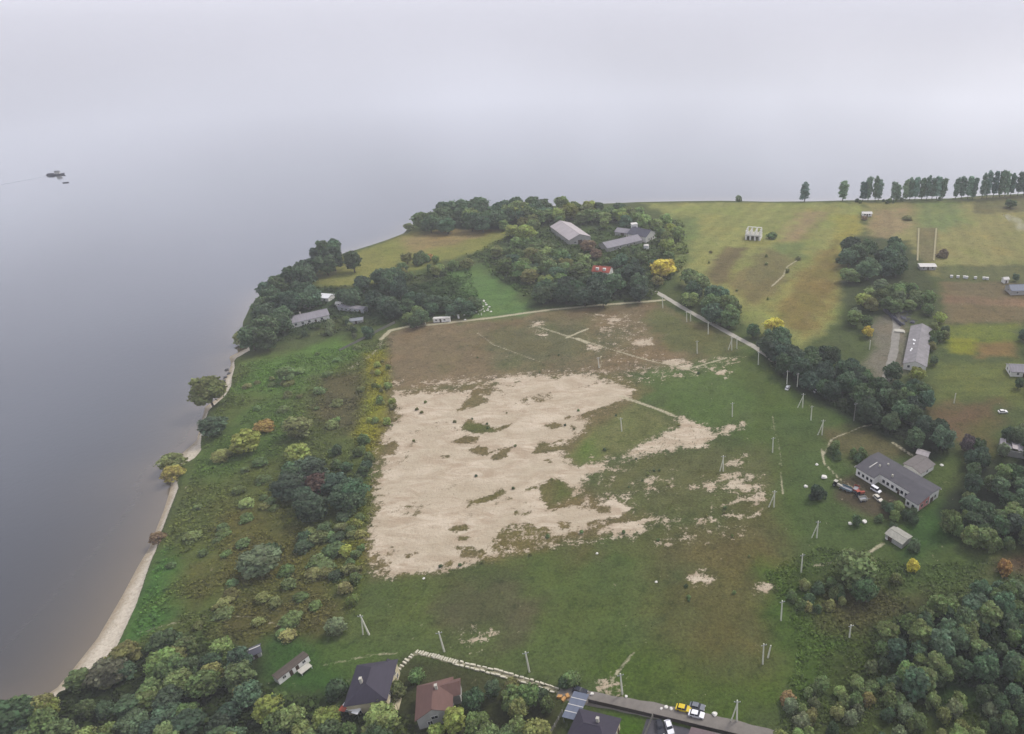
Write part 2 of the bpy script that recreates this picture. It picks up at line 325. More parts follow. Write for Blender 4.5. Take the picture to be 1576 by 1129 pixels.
def ground_color(X, Y):
    base = np.tile(lin((88, 100, 64)), (X.size, 1)).reshape(X.shape+(3,))
    n1 = fbm(X, Y, 9, 5, 3)-0.5; n2 = fbm(X, Y, 28, 8, 3)-0.5
    for poly, c, soft in ZONES:
        q = PP(poly); qx = [p[0] for p in q]; qy = [p[1] for p in q]; e = soft+6
        m = (X > min(qx)-e) & (X < max(qx)+e) & (Y > min(qy)-e) & (Y < max(qy)+e)
        if not m.any(): continue
        s = sdist(X[m], Y[m], q)
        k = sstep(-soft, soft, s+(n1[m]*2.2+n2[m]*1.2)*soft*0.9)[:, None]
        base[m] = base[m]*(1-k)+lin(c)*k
    for poly, ang, per, amp in STRIPES:
        q = PP(poly); s = sdist(X, Y, q); k = sstep(-2, 3, s)
        ca, sa = math.cos(math.radians(ang)), math.sin(math.radians(ang)); d = -X*sa+Y*ca
        base *= (1+amp*k*(np.sin(2*math.pi*d/per+2.5*n2)*.6+np.sin(2*math.pi*d/(per*2.7)+1)*.5))[..., None]
    # natural mottling: drier and lusher growth
    t = fbm(X, Y, 22, 11, 4); u = fbm(X, Y, 6, 14, 3)
    k = sstep(0.52, 0.72, t)[..., None]*0.35; base = base*(1-k)+(base*np.array([1.22, 1.02, 0.85]))*k
    k = sstep(0.52, 0.72, 1-t)[..., None]*0.35; base = base*(1-k)+(base*np.array([0.85, 1.04, 0.72]))*k
    return base*(0.78+0.44*u)[..., None]
def poly_mask(X, Y, polys, wd):
    v = np.zeros(X.shape)
    for poly in polys:
        q = PP(poly); qx = [p[0] for p in q]; qy = [p[1] for p in q]; e = wd+2
        m = (X > min(qx)-e) & (X < max(qx)+e) & (Y > min(qy)-e) & (Y < max(qy)+e)
        if m.any(): v[m] = np.maximum(v[m], np.clip(0.5+sdist(X[m], Y[m], q)/(2*wd), 0, 1))
    return v

def grid_mesh(name, xs, ys, zfun, mat):
    X, Y = np.meshgrid(xs, ys, indexing='xy'); nx, ny = len(xs), len(ys)
    Z = zfun(X, Y)
    co = np.stack([X, Y, Z], -1).reshape(-1, 3).astype(np.float32)
    i = (np.arange(ny-1)[:, None]*nx+np.arange(nx-1)[None, :]).ravel()
    q = np.stack([i, i+1, i+nx+1, i+nx], 1).astype(np.int32)
    m = bpy.data.meshes.new(name); m.vertices.add(len(co)); m.vertices.foreach_set('co', co.ravel())
    m.loops.add(q.size); m.loops.foreach_set('vertex_index', q.ravel()); m.polygons.add(len(q))
    m.polygons.foreach_set('loop_start', np.arange(0, q.size, 4, dtype=np.int32)); m.polygons.foreach_set('use_smooth', np.ones(len(q), bool))
    m.update(calc_edges=True); m.materials.append(mat)
    o = bpy.data.objects.new(name, m); COL.objects.link(o); o['kind'] = 'structure'
    return o, X, Y, Z
def add_attr(m, name, rgb):
    a = m.attributes.new(name, 'FLOAT_COLOR', 'POINT'); d = np.ones((rgb.shape[0], 4), np.float32); d[:, :3] = rgb; a.data.foreach_set('color', d.ravel())

def ground_material():
    m, n, l, b = newmat('ground')
    A = n.new('ShaderNodeAttribute'); A.attribute_name = 'col'; K = n.new('ShaderNodeAttribute'); K.attribute_name = 'mask'
    sep = n.new('ShaderNodeSeparateColor'); l(K.outputs['Color'], sep.inputs[0])
    tcn = n.new('ShaderNodeTexCoord')
    def noise(scale, detail=4, rough=.6, vec=None, dist=0):
        z = n.new('ShaderNodeTexNoise'); z.inputs['Scale'].default_value = scale; z.inputs['Detail'].default_value = detail; z.inputs['Roughness'].default_value = rough; z.inputs['Distortion'].default_value = dist
        l(vec if vec else tcn.outputs['Object'], z.inputs['Vector']); return z.outputs['Fac']
    def rng(x, a, bb, c, d):
        r = n.new('ShaderNodeMapRange'); r.inputs[1].default_value = a; r.inputs[2].default_value = bb; r.inputs[3].default_value = c; r.inputs[4].default_value = d; l(x, r.inputs[0]); return r.outputs[0]
    def math_(op, x, y):
        q = n.new('ShaderNodeMath'); q.operation = op
        for i, s in enumerate((x, y)):
            if isinstance(s, (int, float)): q.inputs[i].default_value = s
            else: l(s, q.inputs[i])
        return q.outputs[0]
    def mixc(f, a, c, mode='MIX'):
        q = n.new('ShaderNodeMix'); q.data_type = 'RGBA'; q.blend_type = mode
        if isinstance(f, (int, float)): q.inputs[0].default_value = f
        else: l(f, q.inputs[0])
        for i, s in ((6, a), (7, c)):
            if isinstance(s, tuple): q.inputs[i].default_value = (*s, 1)
            else: l(s, q.inputs[i])
        return q.outputs[2]
    g1 = noise(1.1, 6, .7); g2 = noise(.28, 5, .65); g3 = noise(3.2, 3, .6)
    grass = mixc(1.0, A.outputs['Color'], rng(g1, .25, .75, .5, 1.55), 'MULTIPLY')
    dark = mixc(1.0, grass, (0.62, 0.68, 0.6), 'MULTIPLY')
    grass = mixc(rng(g2, .52, .66, 0, .85), grass, dark)
    dry = mixc(1.0, grass, (1.35, 1.22, 1.02), 'MULTIPLY')
    grass = mixc(rng(noise(.5, 5, .7), .56, .72, 0, .6), grass, dry)
    # bare sand
    edge = math_('ADD', math_('MULTIPLY', math_('SUBTRACT', noise(.26, 7, .74), .5), 2.4), math_('MULTIPLY', math_('SUBTRACT', g1, .5), .9))
    sm = rng(math_('ADD', sep.outputs[0], edge), .38, .64, 0, 1)
    stm = n.new('ShaderNodeMapping'); stm.inputs['Rotation'].default_value = (0, 0, math.radians(-20)); stm.inputs['Scale'].default_value = (.5, 1.3, 1); l(tcn.outputs['Object'], stm.inputs[0])
    st = noise(.16, 6, .66, stm.outputs[0], .8)
    sandc = mixc(rng(st, .40, .60, 0, 1), s2l((178,158,136)), s2l((206,189,169)))
    sandc = mixc(rng(noise(.07, 3, .5), .4, .62, 0, .7), sandc, s2l((184,168,146)))
    sandc = mixc(1.0, sandc, rng(g3, .3, .7, .95, 1.04), 'MULTIPLY')
    sandc = mixc(1.0, sandc, rng(noise(.7, 6, .75, None, 1.2), .32, .68, .90, 1.07), 'MULTIPLY')
    fleck = rng(noise(.16, 4, .6), .60, .66, 0, 1)
    fl2 = rng(noise(1.6, 3, .6), .57, .64, 0, .55)
    sandc = mixc(math_('MULTIPLY', fleck, fl2), sandc, s2l((128,116,84)))
    rim = rng(sm, .05, .95, 0, 1)
    c = mixc(rim, grass, sandc)
    pm = rng(math_('ADD', sep.outputs[1], math_('MULTIPLY', edge, .3)), .40, .66, 0, .92)
    c = mixc(pm, c, mixc(rng(g1, .3, .7, 0, 1), s2l((158,148,122)), s2l((196,186,160))))
    # beach sand and wet edge
    bm = sep.outputs[2]
    bs = mixc(rng(g1, .3, .7, 0, 1), s2l((196,180,162)), s2l((224,212,196)))
    ps = n.new('ShaderNodeNewGeometry'); sx = n.new('ShaderNodeSeparateXYZ'); l(ps.outputs['Position'], sx.inputs[0])
    bs = mixc(rng(math_('ADD', sx.outputs[2], math_('MULTIPLY', edge, .25)), -2.95, -2.45, .75, 0), bs, s2l((140,122,98)))
    bs = mixc(rng(noise(.5, 5, .7, None, .8), .52, .62, 0, .5), bs, s2l((168,150,128)))
    c = mixc(rng(math_('ADD', bm, math_('MULTIPLY', edge, .2)), .45, .55, 0, 1), c, bs)
    gr = n.new('ShaderNodeMix'); gr.data_type = 'RGBA'; sel = math_('MAXIMUM', math_('MAXIMUM', rim, pm), rng(math_('ADD', bm, math_('MULTIPLY', edge, .2)), .45, .55, 0, 1))
    l(sel, gr.inputs[0]); l(c, gr.inputs[6]); l(mixc(1.0, c, (.81, .835, .80), 'MULTIPLY'), gr.inputs[7]); c = gr.outputs[2]
    l(c, b.inputs['Base Color']); b.inputs['Roughness'].default_value = .95; b.inputs['Specular IOR Level'].default_value = .1
    bp = n.new('ShaderNodeBump'); bp.inputs['Distance'].default_value = .5; bp.inputs['Strength'].default_value = .8
    l(math_('ADD', g1, math_('MULTIPLY', g2, 1.5)), bp.inputs['Height']); l(bp.outputs[0], b.inputs['Normal'])
    return m
def coords(a, b, st, lo, hi, n):
    g = np.geomspace(3, 1, n); g = (np.geomspace(1, 60, n)-1)/59
    return np.concatenate([(a+(lo-a)*g[1:])[::-1], np.arange(a, b, st), b+(hi-b)*g])
STEP = 1.25
gx = coords(-330, 335, STEP, -4000, 4000, 16); gy = coords(95, 690, STEP, -4000, 4000, 16)
_hold = {}
def gf(X, Y):
    z, dw, db = ground_arr(X.ravel(), Y.ravel()); _hold['dw'] = dw; _hold['db'] = db; return z.reshape(X.shape)
ground, GX, GY, GZ = grid_mesh('ground', gx, gy, gf, ground_material())
fx, fy = GX.ravel(), GY.ravel()
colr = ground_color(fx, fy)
sandm = poly_mask(fx, fy, SAND, 4.2); hol = poly_mask(fx, fy, HOLES, 1.6)
sandm = np.minimum(sandm, 1-hol)
_c, _s = math.cos(math.radians(25)), math.sin(math.radians(25))
_st = fbm((fx*_c+fy*_s)/2.6, -fx*_s+fy*_c, 9, 21, 4); _wt = np.clip((fx+185)/120, .22, 1)*(.6+.4*sstep(330, 200, fy))
sandm = sandm-.75*sstep(.53, .68, _st)*_wt*(sandm > .5)
for poly, v in MOTTLE: sandm = np.maximum(sandm, v*sstep(.2, .8, poly_mask(fx, fy, [poly], 5.0)))
pth = np.zeros(fx.shape)
for pts, wd in PATHS:
    q = PP(pts); qx = [p[0] for p in q]; qy = [p[1] for p in q]; e = 6
    m_ = (fx > min(qx)-e) & (fx < max(qx)+e) & (fy > min(qy)-e) & (fy < max(qy)+e)
    pth[m_] = np.maximum(pth[m_], np.clip(0.5+(wd/2-ldist(fx[m_], fy[m_], q))/2.4, 0, 1))
beachm = np.clip(0.5-(_hold['db']+0.6)/2.0, 0, 1)*(1-0.72*sstep(326, 345, fy))
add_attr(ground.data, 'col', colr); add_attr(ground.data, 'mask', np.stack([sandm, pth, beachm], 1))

def water_material():
    m, n, l, b = newmat('water')
    A = n.new('ShaderNodeAttribute'); A.attribute_name = 'shallow'
    t = n.new('ShaderNodeTexCoord'); z = n.new('ShaderNodeTexNoise'); z.inputs['Scale'].default_value = .012; z.inputs['Detail'].default_value = 4; l(t.outputs['Object'], z.inputs['Vector'])
    x = n.new('ShaderNodeMix'); x.data_type = 'RGBA'; x.inputs[6].default_value = (.009, .013, .020, 1); x.inputs[7].default_value = (.115, .092, .062, 1)
    ad = n.new('ShaderNodeMath'); ad.operation = 'MULTIPLY_ADD'; ad.inputs[1].default_value = .35; ad.inputs[2].default_value = .82
    l(z.outputs['Fac'], ad.inputs[0]); mu = n.new('ShaderNodeMath'); mu.operation = 'MULTIPLY'; mu.use_clamp = True; l(A.outputs['Fac'], mu.inputs[0]); l(ad.outputs[0], mu.inputs[1])
    l(mu.outputs[0], x.inputs[0]); l(x.outputs[2], b.inputs['Base Color'])
    b.inputs['Specular IOR Level'].default_value = 0.0; b.inputs['Roughness'].default_value = 1.0
    z2 = n.new('ShaderNodeTexNoise'); z2.inputs['Scale'].default_value = .45; z2.inputs['Detail'].default_value = 5; l(t.outputs['Object'], z2.inputs['Vector'])
    bp = n.new('ShaderNodeBump'); bp.inputs['Strength'].default_value = .25; bp.inputs['Distance'].default_value = .12; l(z2.outputs['Fac'], bp.inputs['Height'])
    fr = n.new('ShaderNodeFresnel'); fr.inputs['IOR'].default_value = 1.36; l(bp.outputs[0], fr.inputs['Normal'])
    pw = n.new('ShaderNodeMapRange'); pw.clamp = True; l(fr.outputs[0], pw.inputs[0])
    pw.inputs[1].default_value = .027; pw.inputs[2].default_value = .47; pw.inputs[3].default_value = 0.0; pw.inputs[4].default_value = 1.0
    p2 = n.new('ShaderNodeMath'); p2.operation = 'POWER'; p2.inputs[1].default_value = .72; l(pw.outputs[0], p2.inputs[0]); pw = n.new('ShaderNodeMath'); pw.operation = 'MULTIPLY'; pw.inputs[1].default_value = .80; l(p2.outputs[0], pw.inputs[0])
    gl = n.new('ShaderNodeBsdfGlossy'); gl.inputs['Roughness'].default_value = .10; gl.inputs['Color'].default_value = (1, 1, 1, 1); l(bp.outputs[0], gl.inputs['Normal'])
    ms = n.new('ShaderNodeMixShader'); l(pw.outputs[0], ms.inputs[0]); l(b.outputs[0], ms.inputs[1]); l(gl.outputs[0], ms.inputs[2]); l(ms.outputs[0], n['Material Output'].inputs[0])
    return m
wx = coords(-380, 340, 4.0, -20000, 20000, 14); wy = coords(60, 700, 4.0, -20000, 20000, 14)
water, WX, WY, _ = grid_mesh('water', wx, wy, lambda X, Y: np.full(X.shape, WATER_Z), water_material())
dsh = -sdist(WX.ravel(), WY.ravel(), LAND)
wide = 8+11*sstep(420, 150, WY.ravel())
add_attr(water.data, 'shallow', np.repeat((np.exp(-np.clip(dsh, 0, 1e6)/wide))[:, None], 3, 1))

# ------------------------------------------------------------------ trees: prototypes
def leaf_crown(name, seed, h, R, z0, nl, per, leaf, prof='round', lobe=.42):
    rng = np.random.RandomState(seed); V = []; Q = []; A = []
    cs = []
    for i in range(nl):
        t = (i+.5)/nl; z = z0+(h-z0)*(0.14+0.80*t*0.92+rng.uniform(-.04, .04))
        tt = (z-z0)/(h-z0)
        if prof == 'round': pr = math.sqrt(max(0.05, 1-(2*tt-0.85)**2/1.35))
        elif prof == 'column': pr = 0.55+0.45*math.sin(math.pi*min(1, tt*0.9+.08))
        elif prof == 'cone': pr = max(.12, 1-tt*.85)
        else: pr = math.sqrt(max(.05, 1-tt**2*.9))
        a = i*2.399+rng.uniform(-.5, .5); rr = R*pr*math.sqrt(rng.uniform(.12, .75))*.85
        lr = lobe*R*(rng.uniform(.5, 1.25))*(.7+.3*pr)
        cs.append((rr*math.cos(a), rr*math.sin(a), z, lr, rng.rand()))
    C = np.array(cs)
    for (cx, cy, cz, lr, lv) in cs:
        d = rng.normal(size=(per, 3)); d /= np.linalg.norm(d, axis=1)[:, None]
        d[:, 2] = np.where(d[:, 2] < -.55, -d[:, 2], d[:, 2])
        p = np.array([cx, cy, cz])+d*lr*rng.normal(.93, .19, (per, 1)).clip(.45, 1.5)*np.array([1, 1, .88])
        inside = np.zeros(per, bool)
        for (ox, oy, oz, orr, _v) in cs:
            inside |= np.linalg.norm((p-np.array([ox, oy, oz]))/np.array([1, 1, .88]), axis=1) < orr*.68
        keep = ~inside | (rng.rand(per) < .12)
        p = p[keep]; d = d[keep]; k = len(p)
        nrm = d+rng.normal(size=(k, 3))*.48; nrm /= np.linalg.norm(nrm, axis=1)[:, None]
        u = np.cross(nrm, rng.normal(size=(k, 3))); u /= np.linalg.norm(u, axis=1)[:, None]; v = np.cross(nrm, u)
        s = leaf*rng.uniform(.45, 1.45, (k, 1))
        o = len(V)*0+sum(len(x) for x in V)
        quad = np.stack([p-u*s-v*s*.35, p+u*s*.15-v*s, p+u*s+v*s*.3, p-u*s*.2+v*s*.95], 1)
        V.append(quad.reshape(-1, 3)); Q.append(np.arange(o, o+4*k).reshape(-1, 4))
        A.append(np.repeat(np.clip(lv*.42+rng.rand(k)*.58, 0, 1), 4))
    V = np.concatenate(V); Q = np.concatenate(Q); A = np.concatenate(A)
    m = bpy.data.meshes.new(name); m.from_pydata(V.tolist(), [], Q.tolist()); m.materials.append(LEAF)
    a = m.attributes.new('var', 'FLOAT', 'POINT'); a.data.foreach_set('value', A.astype(np.float32)); m.update()
    return m
def trunk_mesh(name, seed, h, r, z0, R, limbs=5, stems=1):
    rng = random.Random(seed); b = MB()
    for s in range(stems):
        ox = rng.uniform(-.25, .25)*(stems > 1); oy = rng.uniform(-.25, .25)*(stems > 1)
        p = Vector((ox, oy, -.5)); q = Vector((ox*2+rng.uniform(-.2, .2), oy*2+rng.uniform(-.2, .2), z0+.1*h)); t = Vector((q.x+rng.uniform(-.4, .4), q.y+rng.uniform(-.4, .4), h*.82))
        b.tube(p, q, r*1.2, r*.75, 7); b.tube(q, t, r*.75, r*.15, 6)
        for i in range(limbs):
            f = .1+.75*i/limbs; a0 = q.lerp(t, f); an = i*2.4+rng.uniform(-.4, .4); ln = R*(.75-.4*f)
            b.tube(a0, a0+Vector((math.cos(an)*ln, math.sin(an)*ln, ln*.75)), r*.38*(1-f*.6), r*.08, 5)
    m = bpy.data.meshes.new(name); m.from_pydata(b.v, [], b.f); m.materials.append(BARK); m.update(); return m
KIND = {}
def add_kind(k, n, h, R, z0, nl, per, leaf, prof, lobe, tr, limbs=5, stems=1):
    KIND[k] = (h, R, [(leaf_crown('crown', 100*len(KIND)+i+1, h, R, z0, nl, per, leaf, prof, lobe), trunk_mesh('trunk', 50+i, h, tr, z0, R, limbs, stems)) for i in range(n)])
add_kind('broad', 7, 10, 4.2, 1.6, 34, 130, .42, 'round', .37, .26)
add_kind('tall', 4, 12, 3.0, 1.8, 34, 110, .42, 'round', .42, .24)
add_kind('poplar', 4, 20, 2.5, .8, 34, 110, .48, 'column', .62, .32, 7)
add_kind('bush', 6, 3, 2.0, .1, 17, 110, .24, 'dome', .42, .06, 2, 3)
add_kind('willow', 2, 10, 4.6, 1.0, 34, 130, .42, 'dome', .36, .3)
CLR = dict(dark=(.060,.088,.046), deep=(.046,.066,.044), mid=(.098,.130,.052), light=(.150,.185,.068), olive=(.150,.150,.060), yg=(.180,.200,.055), yellow=(.330,.280,.055), orange=(.280,.165,.060),
           red=(.130,.095,.066), purple=(.066,.052,.060), blue=(.066,.102,.060), grey=(.120,.140,.078))
ADJ = dict(dark='dark green', deep='blackish green', mid='mid green', light='light green', olive='olive', yg='yellow-green', yellow='yellow', orange='rust orange', red='brownish', purple='purple', blue='bluish green', grey='grey-green')
tree_n = [0]
def plant(kind, x, y, h, r, clr, label, group, cat='tree', name=None, rng=rnd):
    H, R, vs = KIND[kind]; cm, tm = vs[tree_n[0] % len(vs)]; tree_n[0] += 1
    s = r/R; nm = name or ('shrub' if cat == 'shrub' else {'poplar': 'poplar_tree', 'bush': 'shrub', 'tall': 'slender_tree', 'willow': 'willow_tree'}.get(kind, 'leafy_tree'))
    t = thing(nm, label, cat, (x, y, gz(x, y)-.05), rng.uniform(0, 6.28), group, (s*rng.uniform(.92, 1.08), s*rng.uniform(.92, 1.08), h/H))
    c = bpy.data.objects.new('crown', cm); COL.objects.link(c); c.parent = t
    b = CLR[clr] if isinstance(clr, str) else clr; b = (b[0]*1.26, b[1]*1.30, b[2]*1.16); q = rng.uniform(.78, 1.38)
    c.color = (b[0]*q*rng.uniform(.9, 1.1), b[1]*q, b[2]*q*rng.uniform(.9, 1.1), 1)
    k = bpy.data.objects.new('trunk', tm); COL.objects.link(k); k.parent = t
    return t
def tree_at(kind, px, py, h, r, clr, label, group=None, cat='tree', name=None):
    x, y = P(px, py, .55*h); return plant(kind, x, y, h, r, clr, label, group, cat, name)
def grove(poly, n, hr, kinds, clrs, label, group, cat='tree', seed=1, sp=1.25, ar=(.36, .48), name=None):
    """scatter n plants; the outline is that of their crowns in the photo"""
    rng = random.Random(seed); q = PP(poly, .5*(hr[0]+hr[1])/2*2*.52)
    x0, x1 = min(p[0] for p in q), max(p[0] for p in q); y0, y1 = min(p[1] for p in q), max(p[1] for p in q)
    done = []; tries = 0; shrink = 1.0
    while len(done) < n and tries < 6000:
        tries += 1
        if tries % 600 == 0: shrink *= .85
        x, y = rng.uniform(x0, x1), rng.uniform(y0, y1)
        if sdist(np.array([x]), np.array([y]), q)[0] < 0: continue
        h = rng.uniform(*hr); r = h*rng.uniform(*ar)
        if any((x-a)**2+(y-b)**2 < ((r+c)*.5*sp*shrink)**2 for a, b, c in done): continue
        done.append((x, y, r)); kd = rng.choice(kinds)
        if kd == 'tall': r *= .8
        ck = rng.choice(clrs); big = h > hr[0]+.55*(hr[1]-hr[0])
        noun = 'bush' if cat == 'shrub' else {'tall': 'slender tree', 'willow': 'spreading tree', 'bush': 'bush'}.get(kd, 'round tree')
        lb = ('large ' if big else 'smaller ')+ADJ[ck]+' '+noun+' '+label
        plant(kd, x, y, h, r, ck, lb, group, cat, name, rng)
    return done

# ------------------------------------------------------------------ roads
def ribbon(name, pts, width, mat, dz=.07, px=True):
    q = PP(pts) if px else pts
    path = []
    for i in range(len(q)-1):
        a, b_ = Vector(q[i]), Vector(q[i+1]); n = max(1, int((b_-a).length/2.0))
        path += [a.lerp(b_, k/n) for k in range(n)]
    path.append(Vector(q[-1])); b = MB(); vs = []; m = 5
    for i, p in enumerate(path):
        d = (path[min(i+1, len(path)-1)]-path[max(i-1, 0)]).normalized(); nn = Vector((-d.y, d.x))
        wj = width*(1+.06*math.sin(i*1.7)+.05*math.sin(i*.6+1))
        for k in range(m):
            c = p+nn*wj*(k/(m-1)-.5); vs.append((c.x, c.y, gz(c.x, c.y)+(dz if 0 < k < m-1 else -.05)))
    b.add(vs, [(i*m+k, i*m+k+1, (i+1)*m+k+1, (i+1)*m+k) for i in range(len(path)-1) for k in range(m-1)])
    o = b.build(name, mat, None, True); o['kind'] = 'structure'; return o
ASPH = M('worn_asphalt', (128, 122, 114), .9, .16, .6)
GRAV = M('gravel_track', (176, 170, 156), .95, .16, .5)
ribbon('road', [(862,1062),(900,1074),(960,1085),(1060,1103),(1180,1132),(1260,1152)], 5.4, ASPH)
ribbon('gravel_road', [(985,436),(1002,445),(1020,455),(1050,473),(1090,495),(1130,517),(1158,532),(1185,550),(1205,570)], 4.2, GRAV)
ribbon('farm_track', [(1376,468),(1380,500),(1376,540),(1362,590)], 5.5, M('broken_concrete', (142, 138, 128), .9, .22, .4))
ribbon('paved_yard', [(990,1123),(1030,1131),(1062,1140)], 8.0, M('dark_paving', (84, 82, 88), .85, .2, .9), .05)

# ------------------------------------------------------------------ groves and single trees
DK = ['dark', 'dark', 'deep', 'blue', 'mid']; MX = ['dark', 'mid', 'blue', 'olive', 'mid']
grove([(-20,1090),(50,1072),(110,1050),(165,1020),(240,985),(330,975),(380,1015),(370,1062),(450,1082),(510,1112),(600,1128),(640,1165),(-30,1180)], 72, (4.5, 8), ['broad','broad','tall','willow'], ['dark','blue','mid','mid','dark','olive','light','mid','deep'],
      'in the wood behind the sandy beach', 'trees of the wood behind the beach', seed=11, sp=0.95, ar=(.42,.60))
tree_at('broad', 68, 1092, 6.5, 3.0, 'yg', 'lone yellow-green tree at the water end of the beach wood')
tree_at('broad', 250, 1020, 8, 4.2, 'light', 'large light green rounded tree in the beach wood')
tree_at('broad', 275, 1050, 7, 3.6, 'light', 'pale green tree below the large light green one in the beach wood')
tree_at('willow', 188, 1006, 6, 4.2, 'olive', 'olive tinted spreading tree overhanging the wide sandy beach')
tree_at('broad', 165, 1035, 8, 4.6, (.085,.078,.052), 'brownish spreading tree beside the sandy beach')
tree_at('broad', 20, 1105, 9, 5.4, 'dark', 'big dark tree standing over the murky shallows')
tree_at('broad', 412, 1090, 7, 3.6, 'yg', 'light yellow-green tree in the wood near the small white shed')
tree_at('broad', 445, 1105, 7, 3.4, 'light', 'bright leafy tree below the white shed')
tree_at('broad', 503, 1106, 6.5, 3.4, 'yg', 'yellow-green tree touching the red and white canopy')
tree_at('broad', 585, 1108, 7.5, 4.4, 'light', 'light green bushy tree between the purple and the brown roofed house')
tree_at('tall', 700, 1108, 8, 2.6, 'yg', 'slim bright green tree at the wall of the brown roofed house')
tree_at('bush', 672, 1128, 4, 2.4, 'yg', 'small yellow-green bush before the brown roofed house', cat='shrub')
tree_at('bush', 516, 1060, 5, 2.6, 'dark', 'dark round bush at the back of the purple roofed house', cat='shrub')
tree_at('bush', 610, 1062, 4.5, 2.6, 'olive', 'olive bush in the yard between the two houses', cat='shrub')
tree_at('bush', 640, 1040, 4, 2.4, 'mid', 'green bush in the yard under the stone block rows', cat='shrub')
grove([(705,1070),(760,1050),(830,1065),(865,1085),(850,1150),(700,1150)], 13, (5, 8), ['broad','willow','tall'], ['mid','light','olive','dark','mid'], 'in the garden between the brown house and the carport', 'garden trees by the carport', seed=21, sp=1.0)
tree_at('bush', 880, 1044, 3.5, 2.4, 'mid', 'green bush beside the end of the asphalt road', cat='shrub')
tree_at('bush', 868, 1050, 2.6, 1.8, 'dark', 'small dark bush by the parked dark car', cat='shrub')
# lower right
grove([(1358,985),(1420,935),(1480,912),(1576,895),(1620,900),(1620,1050),(1500,1040),(1440,1050),(1395,1060),(1370,1030)], 66, (5, 10), ['tall','tall','broad'], ['dark','blue','mid','blue','mid'],
      'in the dense grove beside the weedy slope', 'trees of the dense grove by the weedy slope', seed=31, sp=0.9, ar=(.38,.50))
grove([(1500,1060),(1610,1040),(1610,1140),(1560,1130)], 8, (6, 8.5), ['tall','tall','broad'], ['dark','mid','blue'], 'at the foot of the dense grove', 'trees at the foot of the dense grove', seed=32, sp=.9)
grove([(1195,1075),(1290,1040),(1340,1000),(1380,1040),(1460,1070),(1540,1090),(1540,1150),(1190,1150)], 56, (2.2, 4.4), ['bush','bush','broad'], ['mid','grey','olive','mid','dark','light','mid'], 'on the weedy slope below the dense grove', 'rounded shrubs on the weedy slope', 'shrub', seed=33, sp=1.05, ar=(.5, .62))
tree_at('bush', 1337, 1074, 3.4, 2.0, (.20,.15,.06), 'yellowish-brown round shrub among the green shrubs of the slope', cat='shrub')
tree_at('bush', 1212, 1075, 2.4, 2.4, (.15,.10,.05), 'rusty brown low shrub at the end of the asphalt road', cat='shrub')
grove([(1210,905),(1290,880),(1310,930),(1230,945)], 14, (2.2, 4), ['bush'], ['mid','dark','olive'], 'below the big tree on the meadow edge', 'low shrubs on the meadow edge', 'shrub', seed=34, sp=.9, ar=(.5, .62))
tree_at('broad', 1318, 872, 12, 6.4, 'mid', 'big tree standing alone on the meadow edge below the farmyard')
tree_at('broad', 1330, 905, 8, 4.2, 'dark', 'dark tree crouched below the big meadow edge tree')
tree_at('bush', 1380, 890, 3.6, 2.4, 'olive', 'olive bush on the dry grass beside the yellow bush', cat='shrub')
tree_at('bush', 1405, 868, 4.2, 2.2, 'yellow', 'small bright yellow bush on the grass below the grey shed', cat='shrub')
tree_at('bush', 1546, 871, 4.6, 2.6, 'orange', 'orange autumn bush at the edge of the dark grove', cat='shrub')
tree_at('bush', 1258, 757, 5.5, 3.3, 'deep', 'dark round bush in the grass beside the scrap machines', cat='shrub')
tree_at('bush', 1318, 800, 4.2, 1.9, 'dark', 'upright dark bush between the farmyard and the grey shed', cat='shrub')
grove([(1345,775),(1400,770),(1420,800),(1385,815),(1350,800)], 9, (2.6, 4.5), ['bush','broad'], ['dark','mid','dark'], 'in front of the long white building', 'bushes in front of the long building', 'shrub', seed=35, sp=.85, ar=(.5, .6))
grove([(1275,690),(1300,675),(1330,685),(1335,705),(1290,708)], 8, (2.6, 4.4), ['bush'], ['dark','mid'], 'behind the end of the long white building', 'bushes behind the long building', 'shrub', seed=36, sp=.85, ar=(.5, .6))
tree_at('bush', 1408, 838, 4, 2.6, 'dark', 'dark bush against the small grey shed', cat='shrub')
# right edge: grove right of the long building
grove([(1455,800),(1490,740),(1520,715),(1610,700),(1610,830),(1520,830),(1470,815)], 30, (7, 10), ['broad','tall'], ['dark','deep','blue','dark','mid'], 'in the grove next to the long white building', 'trees of the grove next to the long building', seed=41, sp=.88, ar=(.42,.52))
grove([(1452,800),(1480,790),(1520,828),(1600,832),(1600,840),(1500,838)], 11, (4, 6), ['broad','bush'], ['mid','mid','light','dark'], 'on the rim of the grove by the long building', 'rim trees of the grove by the long building', seed=42, sp=.9)
grove([(1470,680),(1500,672),(1520,700),(1505,730),(1475,725)], 6, (7, 9), ['broad'], ['deep','dark','purple'], 'behind the annex of the long building', 'dark trees behind the annex', seed=43, sp=.8)
grove([(1530,680),(1545,655),(1580,640),(1600,700),(1540,712)], 7, (6, 8), ['broad'], ['deep','dark','grey'], 'beside the collapsed grey roof', 'trees around the ruined grey roof', seed=44, sp=.9)
